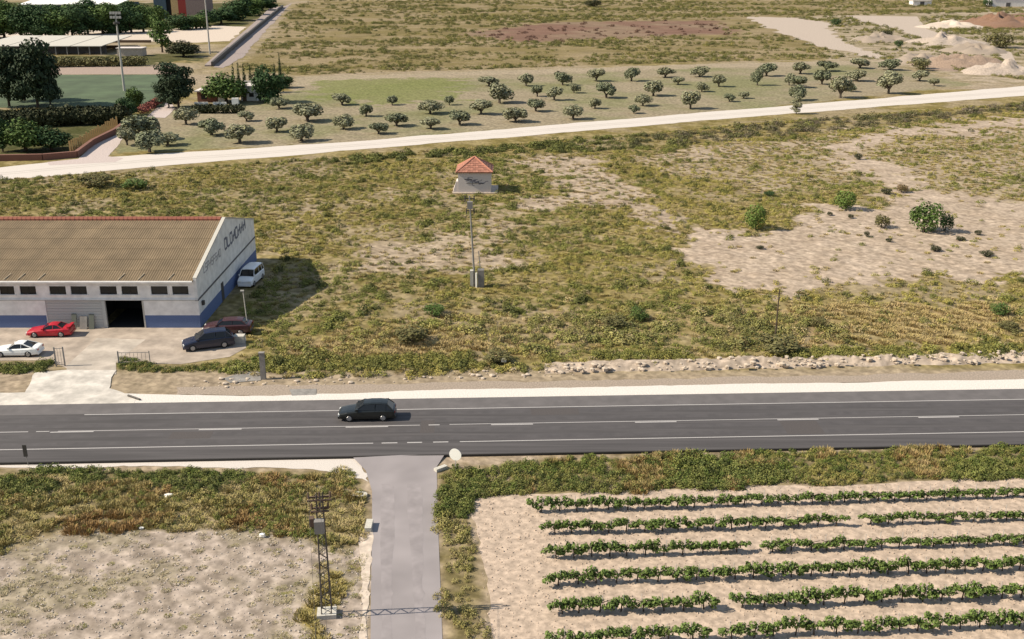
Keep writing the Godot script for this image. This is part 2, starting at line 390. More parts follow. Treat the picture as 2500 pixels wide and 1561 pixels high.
func ground_color(p: Vector2) -> Color:
	var big := n2.get_noise_2d(p.x * 2.0, p.y * 2.0)
	var mid := n1.get_noise_2d(p.x * 12.0, p.y * 12.0)
	var small := n3.get_noise_2d(p.x * 60.0, p.y * 60.0)
	var scrub := mix3(Vector3(0.23, 0.185, 0.065), Vector3(0.35, 0.28, 0.14), 0.42 + mid * 1.5 + small * 0.7)
	var soil := mix3(Vector3(0.47, 0.37, 0.285), Vector3(0.54, 0.435, 0.345), 0.5 + mid + small * 0.6)
	var c := scrub
	var w := warp(p, 1.2)
	if p.y < -195.0:
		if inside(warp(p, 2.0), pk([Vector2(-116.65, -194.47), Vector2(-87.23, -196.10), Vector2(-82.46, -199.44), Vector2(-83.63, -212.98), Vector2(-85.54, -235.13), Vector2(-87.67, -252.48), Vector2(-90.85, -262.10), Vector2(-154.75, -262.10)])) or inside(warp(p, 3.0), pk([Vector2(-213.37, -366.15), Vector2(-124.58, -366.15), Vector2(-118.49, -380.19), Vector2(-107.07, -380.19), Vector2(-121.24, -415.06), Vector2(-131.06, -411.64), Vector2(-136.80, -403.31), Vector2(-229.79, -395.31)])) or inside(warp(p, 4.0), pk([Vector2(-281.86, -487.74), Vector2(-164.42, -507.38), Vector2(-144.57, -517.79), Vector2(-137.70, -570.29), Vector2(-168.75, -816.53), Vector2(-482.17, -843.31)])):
			c = mix3(Vector3(0.085, 0.09, 0.035), Vector3(0.15, 0.14, 0.065), 0.5 + mid + small)  # dark green undergrowth, with the shade below the trees put into its colour
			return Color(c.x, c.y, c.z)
		if inside(w, grove):
			c = mix3(Vector3(0.37, 0.31, 0.215), Vector3(0.27, 0.26, 0.14), 0.35 + big * 1.6 + mid * 0.6)
			if inside(warp(p, 5.0), pk([Vector2(-60.93, -325.06), Vector2(-15.53, -329.56), Vector2(-13.39, -282.38), Vector2(-32.72, -267.88), Vector2(-49.91, -282.38)])):
				c = mix3(c, Vector3(0.225, 0.245, 0.085), 0.75)
			if inside(w, pk([Vector2(-60.62, -297.53), Vector2(-66.03, -331.86), Vector2(26.37, -359.31), Vector2(70.79, -373.28), Vector2(126.71, -385.24), Vector2(121.99, -370.40), Vector2(68.23, -359.31), Vector2(25.45, -346.31), Vector2(-56.76, -322.85)])):
				c = mix3(c, Vector3(0.45, 0.37, 0.27), 0.8)
			return Color(c.x, c.y, c.z) * (1.0 + small * 0.25)
		elif inside(w, far_field) and not inside(p, pk([Vector2(108.50, -380.19), Vector2(132.41, -448.55), Vector2(133.76, -528.62), Vector2(138.72, -634.33), Vector2(207.64, -667.55), Vector2(257.09, -694.78), Vector2(430.21, -803.75), Vector2(171.95, -313.68)])):
			c = mix3(Vector3(0.25, 0.20, 0.09), Vector3(0.35, 0.275, 0.165), 0.5 + big * 1.2 + mid * 0.8)
			var q := warp(p, 5.0)
			if inside(q, brown_field):
				c = mix3(Vector3(0.30, 0.215, 0.15), Vector3(0.255, 0.155, 0.115), 0.5 + big * 2.0)
			return Color(c.x, c.y, c.z) * (1.0 + small * 0.3)
	if p.y < -255.0 and inside(warp(p, 6.0), pk([Vector2(108.50, -380.19), Vector2(132.41, -448.55), Vector2(133.76, -528.62), Vector2(138.72, -634.33), Vector2(207.64, -667.55), Vector2(257.09, -694.78), Vector2(430.21, -803.75), Vector2(171.95, -313.68), Vector2(136.37, -313.68), Vector2(132.33, -340.89), Vector2(119.76, -366.15)])):
		c = mix3(Vector3(0.31, 0.255, 0.15), Vector3(0.50, 0.41, 0.31), 0.6 + mid * 1.4 + big)
		return Color(c.x, c.y, c.z) * (1.0 + small * 0.3)
	if inside(p, plot) or p.y < -84.0:
		var b := bareness(p)
		var tan := n2.get_noise_2d(p.x * 4.5 + 500.0, p.y * 4.5) + 0.5 * n1.get_noise_2d(p.x * 22.0, p.y * 22.0 + 77.0)
		c = mix3(scrub, Vector3(0.40, 0.32, 0.235), smoothstep(0.05, 0.4, tan) * 0.5)
		c = mix3(c, soil, b)
		c = mix3(c, Vector3(0.42, 0.335, 0.25), smoothstep(-92.5, -89.5, p.y) * 0.8)
		if inside(warp(p, 2.0), dry_zone):
			c = mix3(c, Vector3(0.38, 0.28, 0.15), 0.5 + mid)
		if p.y < -300.0:
			c = mix3(c, Vector3(0.40, 0.325, 0.235), 0.5 + big)
	elif inside(p, verge_near_b) or inside(p, verge_near_a) or inside(p, strip_b):
		c = mix3(Vector3(0.22, 0.18, 0.085), Vector3(0.36, 0.285, 0.18), 0.4 + mid + small)
	elif inside(w, fallow):
		var green := smoothstep(0.1, 0.55, mid + big * 0.8 - 0.02)
		c = mix3(mix3(Vector3(0.39, 0.32, 0.26), Vector3(0.51, 0.425, 0.36), 0.5 + small * 1.8), Vector3(0.34, 0.29, 0.20), green * 0.75)
		if inside(warp(p, 0.8), pk([Vector2(-12.41, -58.40), Vector2(-11.21, -58.40), Vector2(-10.31, -54.24), Vector2(-10.51, -50.93), Vector2(-10.12, -47.23), Vector2(-11.13, -47.23), Vector2(-11.73, -51.73)])):
			c = Vector3(0.31, 0.25, 0.095)
	else:
		c = mix3(Vector3(0.33, 0.26, 0.16), Vector3(0.44, 0.35, 0.26), 0.5 + mid + small)
	return Color(c.x, c.y, c.z) * (1.04 + small * 0.3)

func ground_height(p: Vector2) -> float:
	if p.y > -86.5 or p.y < -198.0 or p.x < -26.0 or p.x > 74.0:
		return 0.0
	if not inside(p, plot):
		return 0.0
	if p.distance_to(Vector2(-5.96, -169.56)) < 6.5:
		return 0.0
	return 0.14 * (n1.get_noise_2d(p.x * 20.0, p.y * 20.0) + 0.15) * smoothstep(-86.5, -90.0, p.y)

func make_ground() -> void:
	var s := SurfaceTool.new()
	s.begin(Mesh.PRIMITIVE_TRIANGLES)
	s.set_smooth_group(0)
	var at := 0
	for blk in [[-84.0, 84.0, -150.0, -40.0, 0.5], [-220.0, 220.0, -400.0, -150.0, 1.25], [-500.0, 500.0, -1000.0, -400.0, 4.0]]:
		var nx := int((blk[1] - blk[0]) / blk[4])
		var nz := int((blk[3] - blk[2]) / blk[4])
		for j in nz + 1:
			for i in nx + 1:
				var p := Vector2(blk[0] + i * blk[4], blk[2] + j * blk[4])
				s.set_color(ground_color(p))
				var edge := i == 0 or j == 0 or i == nx or j == nz
				s.add_vertex(Vector3(p.x, 0.0 if edge else ground_height(p), p.y))
		for j in nz:
			for i in nx:
				var k: int = at + j * (nx + 1) + i
				for q in [k, k + 1, k + nx + 2, k, k + nx + 2, k + nx + 1]:
					s.add_index(q)
		at += (nx + 1) * (nz + 1)
	# the plain beyond, out to the horizon
	s.set_color(Color(0.30, 0.25, 0.15))
	for r in [[-6000, -1000, 6000, 1000], [-6000, 1000, -220, 6000], [220, 1000, 6000, 6000]]:
		pass
	var rects := [[-6000.0, -6000.0, 6000.0, -1000.0], [-6000.0, -1000.0, -500.0, -400.0], [500.0, -1000.0, 6000.0, -400.0], [-6000.0, -400.0, -220.0, -150.0], [220.0, -400.0, 6000.0, -150.0], [-6000.0, -150.0, -84.0, -40.0], [84.0, -150.0, 6000.0, -40.0], [-6000.0, -40.0, 6000.0, 3000.0]]
	for r in rects:
		for q in [Vector3(r[0], 0, r[1]), Vector3(r[2], 0, r[1]), Vector3(r[2], 0, r[3]), Vector3(r[0], 0, r[3])]:
			s.set_color(Color(0.32, 0.265, 0.165))
			s.add_vertex(q)
		for q in [0, 1, 2, 0, 2, 3]:
			s.add_index(at + q)
		at += 4
	s.generate_normals()
	tag(put("ground", s.commit(), M.ground), "dry scrubby ground of tan and olive earth across the whole view", "ground", "", "structure")

# ---------------------------------------------------------------- low growth, too much to count
var growth := {}
func grow(mesh_key: String, at: Vector3, size: Vector3, c: Color) -> void:
	if not growth.has(mesh_key):
		growth[mesh_key] = [[], []]
	growth[mesh_key][0].append(Transform3D(Basis(Vector3.UP, rng.randf() * TAU) * Basis.from_scale(size), at))
	growth[mesh_key][1].append(c)

func flush(called: String, label: String, category: String, meshes: Dictionary) -> void:
	var root := base(called, label, category, Vector3.ZERO)
	root.set_meta("kind", "stuff")
	for k in growth:
		var mm := MultiMesh.new()
		mm.transform_format = MultiMesh.TRANSFORM_3D
		mm.use_colors = true
		mm.mesh = meshes[k]
		mm.instance_count = growth[k][0].size()
		for i in mm.instance_count:
			mm.set_instance_transform(i, growth[k][0][i])
			mm.set_instance_color(i, growth[k][1][i])
		var o := MultiMeshInstance3D.new()
		o.name = "tufts" if k.begins_with("g") else "shrubs"
		o.multimesh = mm
		o.material_override = M.leaf_mass
		o.set_meta("kind", "stuff")
		root.add_child(o, true)
	growth = {}

func v2c(v: Vector3, f := 1.0) -> Color:
	return Color(v.x * f, v.y * f, v.z * f)

func scatter_box(poly: PackedVector2Array) -> Rect2:
	var r := Rect2(poly[0], Vector2.ZERO)
	for q in poly:
		r = r.expand(q)
	return r

func make_scrub() -> void:
	var meshes := {}
	for i in 4:
		var lob := [[Vector3(0, 0.25, 0), Vector3(0.8, 0.7, 0.8)], [Vector3(0.45, 0.15, 0.2 * i - 0.3), Vector3(0.5, 0.45, 0.5)], [Vector3(-0.4, 0.12, 0.35 - 0.2 * i), Vector3(0.5, 0.5, 0.45)]]
		meshes["s%d" % i] = leaves(lob, 190, 0.21, 100 + i, 0.22, 0.45)
	for i in 2:
		meshes["g%d" % i] = blades(80, 0.85, 1.0, 0.055, 200 + i)
	var olive := Vector3(0.365, 0.31, 0.092)
	var green := Vector3(0.205, 0.21, 0.056)
	var deep := Vector3(0.075, 0.085, 0.03)
	var straw := Vector3(0.44, 0.345, 0.18)
	var rusty := Vector3(0.32, 0.195, 0.085)
	var grey := Vector3(0.27, 0.225, 0.15)
	var fresh := Vector3(0.125, 0.165, 0.035)
	# --- the plot
	rng.seed = 11
	var r := scatter_box(plot)
	r = r.intersection(Rect2(-125, -290, 270, 205))
	var count := int(r.get_area() * 2.7)
	for i in count:
		var p := Vector2(rng.randf_range(r.position.x, r.end.x), rng.randf_range(r.position.y, r.end.y))
		if not inside(p, plot) or absf(p.x) > -p.y * 0.6 + 8.0:
			continue
		if p.x < -29.0 and p.y > -131.0 and p.x > -70.0:
			continue
		if Rect2(-9.6, -173.5, 7.2, 8.0).has_point(p) or p.distance_to(Vector2(-4.04, -116.68)) < 1.3:
			continue
		var b := bareness(p)
		var clump := n1.get_noise_2d(p.x * 17.0, p.y * 17.0) + 0.55 * n3.get_noise_2d(p.x * 26.0, p.y * 26.0)
		var big := n2.get_noise_2d(p.x * 2.4 + 70.0, p.y * 2.4)
		var dry := inside(warp(p, 2.0), dry_zone)
		if rng.randf() < b * 1.02 - 0.01:
			if b < 0.9 and rng.randf() < 0.12:
				grow("g%d" % (i % 2), Vector3(p.x, 0, p.y), Vector3(0.5, rng.randf_range(0.15, 0.3), 0.5), v2c(straw.lerp(grey, rng.randf())))
			continue
		var near_edge := inside(p, dark_edge)
		var tan := n2.get_noise_2d(p.x * 4.5 + 500.0, p.y * 4.5) + 0.5 * n1.get_noise_2d(p.x * 22.0, p.y * 22.0 + 77.0)
		if tan > 0.12 and not dry and rng.randf() < 0.4:
			continue
		if clump < -0.2 + b * 0.35 - (0.25 if near_edge or dry else 0.0) and rng.randf() < 0.8:
			if rng.randf() < 0.5:
				grow("g%d" % (i % 2), Vector3(p.x, 0, p.y), Vector3(0.45, rng.randf_range(0.12, 0.28), 0.45), v2c(straw.lerp(olive, rng.randf() * 0.8), rng.randf_range(0.7, 1.0)))
			continue
		var w := rng.randf_range(0.24, 0.62) * (1.0 + maxf(0.0, clump) * 0.9)
		var h := w * rng.randf_range(0.6, 1.0)
		var c := olive.lerp(green, clampf(0.4 + clump * 0.9 + big * 1.6 + rng.randf_range(-0.4, 0.4), 0.0, 1.0))
		if rng.randf() < 0.13:
			c = deep.lerp(green, rng.randf() * 0.6)
			h *= 1.5
			w *= 1.15
		elif rng.randf() < 0.12:
			c = straw.lerp(grey, rng.randf() * 0.5)
		if dry:
			var k := rng.randf() + big * 1.2
			if k < 0.62:
				grow("g%d" % (i % 2), Vector3(p.x, 0, p.y), Vector3(0.6, rng.randf_range(0.14, 0.36), 0.6), v2c(straw.lerp(rusty, rng.randf() * 0.45).lerp(olive, rng.randf() * 0.45), 0.95))
				continue
			c = c.lerp(straw, rng.randf() * 0.4)
			w *= 1.3
			h = w * 0.9
			if rng.randf() < 0.035:
				w = rng.randf_range(0.7, 1.25)
				h = w * rng.randf_range(0.7, 1.0)
				c = Vector3(0.15, 0.155, 0.065).lerp(green, rng.randf())
		if near_edge:
			if clump < -0.05 or rng.randf() < smoothstep(0.0, 40.0, p.x) * 0.55:
				continue
			c = deep.lerp(green, rng.randf() * 0.8).lerp(Vector3(0.17, 0.135, 0.10), smoothstep(10.0, 45.0, p.x) * rng.randf())
			w *= rng.randf_range(1.0, 2.1)
			h = w * 0.9
		grow("s%d" % (i % 4), Vector3(p.x, -0.03, p.y), Vector3(w, h, w * rng.randf_range(0.75, 1.2)), v2c(c, rng.randf_range(0.8, 1.15)))
	# --- the taller roadside growth along the front of the plot
	for i in 1500:
		var q := Vector2(-23.82, -91.31).lerp(Vector2(60.12, -95.02), rng.randf())
		q.y += rng.randf_range(-2.6, 0.9)
		if q.x > Vector2(3.06, -90.48).x and q.y > Vector2(3.54, -93.46).y - 0.2 and rng.randf() > 0.06:
			continue
		var k := n2.get_noise_2d(q.x * 5.0, q.y * 5.0)
		if k < -0.12:
			continue
		var w := rng.randf_range(0.35, 0.75)
		grow("s%d" % (i % 4), Vector3(q.x, 0, q.y), Vector3(w, w * rng.randf_range(0.8, 1.2), w), v2c(green.lerp(deep, rng.randf() * 0.7).lerp(olive, rng.randf() * 0.5)))
	flush("scrub", "low olive and straw coloured scrub covering the plot round the hut", "scrub", meshes)
	# --- verges beside the near side of the road
	olive = Vector3(0.265, 0.235, 0.075)
	green = Vector3(0.16, 0.17, 0.05)
	rng.seed = 12
	for zone in [verge_near_a, verge_near_b, strip_a, strip_b]:
		var rr := scatter_box(zone)
		for i in int(rr.get_area() * 9.0):
			var p := Vector2(rng.randf_range(rr.position.x, rr.end.x), rng.randf_range(rr.position.y, rr.end.y))
			if absf(p.x) > -p.y * 0.56 + 6.0 or not inside(warp(p, 0.5), zone):
				continue
			var t := n2.get_noise_2d(p.x * 6.0, p.y * 6.0)
			var road_z := -79.2 - 0.0405 * p.x + 5.6
			var far_from := (p.y - road_z)
			if zone == verge_near_b and rng.randf() < clampf(n1.get_noise_2d(p.x * 14.0 + 300.0, p.y * 14.0) * 2.0 - 0.15, 0.0, 0.5) and p.x > 1.2:
				grow("g%d" % (i % 2), Vector3(p.x, 0, p.y), Vector3(0.42, rng.randf_range(0.25, 0.55), 0.42), v2c(straw.lerp(rusty, rng.randf()).lerp(olive, rng.randf() * 0.6)))
				continue
			var c := olive.lerp(green, clampf(0.65 + t * 1.6 + rng.randf_range(-0.3, 0.3), 0.0, 1.0))
			if rng.randf() < 0.32:
				c = deep.lerp(fresh, rng.randf())
			elif far_from < 3.4 and rng.randf() < 0.5:
				c = fresh.lerp(olive, rng.randf() * 0.5)
			var patch := n1.get_noise_2d(p.x * 11.0 + 40.0, p.y * 13.0)
			if zone == verge_near_a and patch < -0.24 and far_from > 2.0:
				if rng.randf() < 0.4:
					grow("g%d" % (i % 2), Vector3(p.x, 0, p.y), Vector3(0.5, rng.randf_range(0.08, 0.22), 0.5), v2c(straw.lerp(olive, rng.randf())))
				continue
			if zone == verge_near_a and far_from > 3.0 + t * 4.0:
				c = olive.lerp(straw, 0.35).lerp(rusty, clampf(0.15 + patch * 2.4 + rng.randf_range(-0.2, 0.2), 0.0, 0.85))
				if rng.randf() < 0.3 + (0.35 if p.x > -18.0 else 0.0):
					c = fresh.lerp(olive, rng.randf())
				elif rng.randf() < 0.5:
					grow("g%d" % (i % 2), Vector3(p.x, 0, p.y), Vector3(0.5, rng.randf_range(0.18, 0.45), 0.5), v2c(c))
					continue
			if zone == verge_near_b and p.x < 1.2 and p.y > -64.0:
				if rng.randf() < 0.55:
					continue
				c = olive.lerp(straw, rng.randf() * 0.6).lerp(green, rng.randf() * 0.4)
			var w := rng.randf_range(0.26, 0.56) * (1.0 + 0.6 * maxf(t, -0.3))
			if zone == verge_near_a:
				w *= 0.8
			grow("s%d" % (i % 4), Vector3(p.x, 0, p.y), Vector3(w, w * rng.randf_range(0.7, 1.3), w), v2c(c, rng.randf_range(0.8, 1.15)))
	flush("verge_growth", "green and rust coloured weeds on the verges of the main road", "weeds", meshes)
	olive = Vector3(0.31, 0.265, 0.085)
	green = Vector3(0.17, 0.175, 0.05)
	# --- thin weeds on the fallow field
	rng.seed = 13
	var fr := scatter_box(fallow)
	for i in int(fr.get_area() * 6.0):
		var p := Vector2(rng.randf_range(fr.position.x, fr.end.x), rng.randf_range(fr.position.y, fr.end.y))
		if absf(p.x) > -p.y * 0.56 + 6.0 or not inside(p, fallow):
			continue
		var m := n1.get_noise_2d(p.x * 12.0, p.y * 12.0) + n2.get_noise_2d(p.x * 2.0, p.y * 2.0) * 0.8
		var side := smoothstep(-16.0, -10.0, p.x)
		var golden := inside(warp(p, 0.8), pk([Vector2(-12.41, -58.40), Vector2(-11.21, -58.40), Vector2(-10.31, -54.24), Vector2(-10.51, -50.93), Vector2(-10.12, -47.23), Vector2(-11.13, -47.23), Vector2(-11.73, -51.73)]))
		if not golden and rng.randf() > 0.10 + smoothstep(0.05, 0.4, m) * 0.3 + side * 0.25:
			continue
		var c := Vector3(0.42, 0.35, 0.24).lerp(Vector3(0.34, 0.295, 0.165), rng.randf())
		if rng.randf() < 0.06 + side * 0.25:
			c = green.lerp(olive, rng.randf())
		if rng.randf() < 0.07:
			grow("s%d" % (i % 4), Vector3(p.x, -0.02, p.y), Vector3(0.07, 0.06, 0.07) * rng.randf_range(0.6, 1.8), v2c(Vector3(0.2, 0.16, 0.13)))
		elif golden:
			grow("g%d" % (i % 2), Vector3(p.x, 0, p.y), Vector3(0.4, rng.randf_range(0.12, 0.3), 0.4), v2c(olive.lerp(straw, rng.randf() * 0.6)))
		elif rng.randf() < 0.07:
			var w := rng.randf_range(0.06, 0.16) * (1.0 + side * 1.2)
			grow("s%d" % (i % 4), Vector3(p.x, -0.02, p.y), Vector3(w, w * 0.7, w), v2c(c, 0.95))
		else:
			grow("g%d" % (i % 2), Vector3(p.x, 0, p.y), Vector3(0.3, rng.randf_range(0.03, 0.09), 0.3) * rng.randf_range(0.6, 1.2), v2c(c))
	flush("field_weeds", "thin olive weeds dotted over the bare fallow field below the road", "weeds", meshes)
	# --- the fields beyond the olive grove
	rng.seed = 14
	for i in 42000:
		var z := -300.0 - 620.0 * pow(rng.randf(), 1.35)
		var x := rng.randf_range(-0.34, 0.56) * -z
		var p := Vector2(x, z)
		if not inside(p, far_field):
			continue
		var rowish := n2.get_noise_2d(p.x * 0.7, p.y * 2.0) * 0.8 + 0.75 * n1.get_noise_2d(p.x * 3.2, p.y * 4.2)
		var q := warp(p, 5.0)
		if inside(q, brown_field):
			if rng.randf() > 0.06:
				continue
		elif rowish + rng.randf_range(-0.5, 0.35) < -0.02:
			continue
		var skip := false
		for road in pale_roads:
			if inside(p, road):
				skip = true
		if skip:
			continue
		var w := rng.randf_range(0.6, 1.8) * (1.0 + 0.45 * smoothstep(-350.0, -700.0, z))
		var c := green.lerp(olive, rng.randf()).lerp(deep, 0.8 * rng.randf())
		if inside(q, brown_field):
			c = Vector3(0.10, 0.05, 0.035)
		grow("s%d" % (i % 4), Vector3(p.x, -0.1, p.y), Vector3(w, w * rng.randf_range(0.5, 0.9), w), v2c(c, rng.randf_range(0.8, 1.1)))
	flush("far_scrub", "distant bushes in loose bands over the fields beyond the olive grove", "scrub", meshes)

var pale_roads: Array = []

# ---------------------------------------------------------------- road and sheets
func make_roads() -> void:
	var rd := base("main_road", "two lane grey asphalt road crossing the whole view", "road", Vector3(0, 0, -78.75), 0.0405)
	rd.set_meta("kind", "structure")
	put("road_surface", boxmesh(Vector3(-150, 0.0, -5.45), Vector3(150, 0.2, 5.35)), M.asphalt, rd)
	put("road_edge", boxmesh(Vector3(-150, 0.0, 5.352), Vector3(150, 0.19, 5.46)), M.edge_shade_dirt, rd)  # strip coloured dark for the shadow along the asphalt edge, with dirt
	put("hard_shoulder", boxmesh(Vector3(-150, 0.1, -5.44), Vector3(150, 0.2015, -3.3)), M.asphalt_worn, rd)
	for q in [-2.4, -0.95, 0.95, 2.4]:
		put("wheel_track", boxmesh(Vector3(-150, 0.1, q - 0.33), Vector3(150, 0.2008, q + 0.33)), M.asphalt_track, rd)
	for q in [[-7.37, -6.24, -0.9, 1.5], [1.66, 5.65, -2.9, -1.6], [21.78, 24.79, 0.4, 2.9], [-27.10, -23.83, 0.5, 1.8]]:
		put("patch", boxmesh(Vector3(q[0], 0.1, q[2]), Vector3(q[1], 0.2022, q[3])), M.asphalt_patch, rd)
	var y := 0.206
	var spans := [["edge_line", -35.23 , 150.0, -3.18, 0.12], ["edge_line", -150.0, -10.94, 3.2, 0.12], ["edge_line", -4.21, 150.0, 3.2, 0.12],
		["edge_line", -10.29, -9.07, 3.2, 0.14], ["edge_line", -8.31, -7.15, 3.2, 0.14], ["edge_line", -6.29, -5.10, 3.2, 0.14],
		["centre_line", -150.0, -38.59, 0.0, 0.11], ["centre_line", -37.97, -36.92, 0.0, 0.11], ["centre_line", -36.26, -7.46, 0.0, 0.09], ["centre_line", -6.75, -5.86, 0.0, 0.14], ["centre_line", -5.06, 150.0, -0.04, 0.09]]
	for k in 9:
		var x0: float = 0.00 + (k - 4) * 11.7
		spans.append(["centre_dash", x0 - 1.7, x0 + 1.7, 0.16, 0.15])
	for q in spans:
		put(q[0], boxmesh(Vector3(q[1], y - 0.003, q[3] - q[4] / 2), Vector3(q[2], y, q[3] + q[4] / 2)), M.paint_line, rd)
	# side road with its flare up to the main road
	var s := st()
	var w := [Vector3(-10.45, 0.05, -70.76), Vector3(-5.60, 0.05, -71.09)]
	var far_l := Vector3(-11.85, 0.19, -73.4 - 0.0405 * -13.0 + 0.0)
	var l0 := Vector3(-12.01, 0.20, -72.63)
	var r0 := Vector3(-5.06, 0.20, -73.46)
	var l1 := Vector3(-10.82, 0.03, -70.80)
	var r1 := Vector3(-5.62, 0.03, -71.47)
	quad(s, l0, r0, r1, l1)
	var prev_l := l1
	var prev_r := r1
	for q in [[Vector3(-9.98, 0.02, -67.66), Vector3(-5.34, 0.02, -67.66)], [Vector3(-9.27, 0.02, -62.01), Vector3(-4.88, 0.02, -62.01)], [Vector3(-8.46, 0.02, -54.88), Vector3(-4.27, 0.02, -54.88)], [Vector3(-7.75, 0.02, -49.00), Vector3(-3.78, 0.02, -49.00)], [Vector3(-6.98, 0.02, -42.58), Vector3(-3.21, 0.02, -42.58)]]:
		quad(s, prev_l, prev_r, q[1], q[0])
		prev_l = q[0]
		prev_r = q[1]
	tag(put("side_road", done(s), M.side_asphalt), "pale grey side road running down from the main road between field and vines", "road", "", "structure")
	for e in [["kerb_edge", [Vector2(-9.93, -62.04), Vector2(-9.37, -62.57), Vector2(-8.47, -54.91), Vector2(-7.34, -45.64), Vector2(-8.09, -45.64), Vector2(-9.18, -54.91)]], ["kerb_edge", [Vector2(-4.89, -62.57), Vector2(-4.62, -62.57), Vector2(-4.00, -54.91), Vector2(-3.26, -45.64), Vector2(-3.43, -45.64), Vector2(-4.22, -54.91)]]]:
		sheet(e[0], e[1], 0.027, M.sand_pale, "pale worn concrete edging strip along the %s side road edge" % ("field" if e[1][0].x < -7.5 else "vineyard"), "edging", 0.22, 0.35)
	sheet("dust_patch", [Vector2(-10.73, -73.03), Vector2(-9.89, -73.87), Vector2(-8.38, -74.45), Vector2(-6.79, -74.30), Vector2(-5.87, -73.31)], 0.2095, M.dust, "pale dusty patch on the road at the side road mouth", "dust", 0.25, 0.4)
	for k in 2:
		sheet("lane_wear", [Vector2(-9.48, -68.94) + Vector2(k * 1.9, 0), Vector2(-8.53, -68.94) + Vector2(k * 1.9, 0), Vector2(-7.12, -54.91) + Vector2(k * 1.9, 0), Vector2(-6.18, -45.64) + Vector2(k * 1.9, 0), Vector2(-6.86, -45.64) + Vector2(k * 1.9, 0), Vector2(-7.90, -54.91) + Vector2(k * 1.9, 0)], 0.0235, M.side_worn, ["faint worn wheel line on the field half of the side road", "faint worn wheel line on the vineyard half of the side road"][k], "wear", 0.1, 0.5)
	# shoulder on the far side
	sheet("gravel_shoulder", [Vector2(-53.91, -86.28), Vector2(-44.51, -85.37), Vector2(-35.25, -85.37), Vector2(-21.60, -84.83), Vector2(-8.95, -85.91), Vector2(14.87, -87.21), Vector2(46.00, -88.64), Vector2(55.83, -89.13), Vector2(53.97, -85.73), Vector2(44.51, -85.37), Vector2(14.43, -84.20), Vector2(-14.54, -82.64), Vector2(-25.66, -81.54), Vector2(-42.17, -80.22), Vector2(-50.34, -79.73)], 0.05, M.shoulder, "white gravel shoulder along the far edge of the main road", "shoulder", 0.12, 0.8)
	sheet("dirt_shoulder", [Vector2(-29.64, -86.84), Vector2(-12.75, -87.59), Vector2(15.10, -88.74), Vector2(46.98, -90.82), Vector2(57.04, -91.32), Vector2(55.51, -88.55), Vector2(45.78, -88.16), Vector2(14.80, -86.74), Vector2(-8.91, -85.46), Vector2(-21.52, -84.47), Vector2(-29.09, -85.01)], 0.03, M.shoulder_dirt, "pinkish brown dirt strip between white shoulder and plot scrub", "dirt strip", 0.35, 0.8)
	sheet("near_shoulder", [Vector2(-29.42, -72.61), Vector2(-11.53, -73.16), Vector2(-10.47, -70.21), Vector2(-10.39, -69.06), Vector2(-11.67, -69.70), Vector2(-14.26, -70.86), Vector2(-19.23, -71.39), Vector2(-29.09, -71.66)], 0.02, M.white_gravel, "white gravel patch on the near road edge beside the side road mouth", "gravel", 0.2, 0.5)
	sheet("near_shoulder", [Vector2(-41.54, -72.06), Vector2(-29.33, -72.33), Vector2(-29.09, -71.66), Vector2(-41.21, -71.39)], 0.016, M.white_gravel, "thin pale gravel line under the near road edge above the weeds", "gravel", 0.2, 0.5)
	sheet("gravel_spill", [Vector2(-46.04, -79.94), Vector2(-25.54, -81.17), Vector2(-14.48, -82.35), Vector2(14.37, -83.92), Vector2(44.35, -85.08), Vector2(51.58, -85.35), Vector2(51.35, -84.90), Vector2(44.12, -84.58), Vector2(14.30, -83.43), Vector2(-14.41, -81.89), Vector2(-25.43, -80.76), Vector2(-45.80, -79.46)], 0.2105, M.shoulder, "ragged spill of white gravel over the far asphalt edge", "gravel", 0.16, 0.35)
	# yard, drive, apron
	sheet("yard", [Vector2(-61.69, -102.87), Vector2(-32.02, -102.87), Vector2(-28.90, -102.62), Vector2(-26.87, -101.14), Vector2(-25.82, -96.68), Vector2(-26.80, -94.26), Vector2(-30.90, -92.35), Vector2(-37.15, -92.77), Vector2(-36.84, -90.82), Vector2(-40.90, -91.12), Vector2(-43.54, -93.40), Vector2(-56.41, -92.98)], 0.02, M.yard_concrete, "tan concrete yard in front of the warehouse with parked cars", "yard")
	sheet("driveway", [Vector2(-41.30, -99.45), Vector2(-36.30, -98.98), Vector2(-37.15, -92.98), Vector2(-36.00, -89.82), Vector2(-40.57, -89.82), Vector2(-41.38, -92.14)], 0.026, M.drive_concrete, "pale concrete driveway from the yard gate towards the road", "driveway")
	sheet("apron", [Vector2(-43.53, -90.11), Vector2(-40.97, -90.82), Vector2(-36.31, -90.82), Vector2(-35.43, -86.47), Vector2(-32.46, -84.47), Vector2(-31.65, -82.04), Vector2(-45.06, -82.04), Vector2(-46.64, -85.37), Vector2(-42.45, -85.55)], 0.06, M.apron_concrete, "white concrete apron joining the driveway to the road", "apron", 0.15, 0.6)
	sheet("culvert_slab", [Vector2(-25.99, -88.84), Vector2(-24.64, -90.11), Vector2(-22.86, -90.51), Vector2(-22.53, -88.35), Vector2(-25.17, -87.78)], 0.04, M.grey_concrete, "grey concrete slab beside the scrub at the plot corner", "slab", 0.1, 0.6)
	sheet("culvert_slab", [Vector2(-19.55, -86.28), Vector2(-17.19, -86.37), Vector2(-16.96, -85.01), Vector2(-19.05, -84.83)], 0.056, M.grey_concrete, "small grey slab set into the white road shoulder", "slab", 0.06, 0.5)
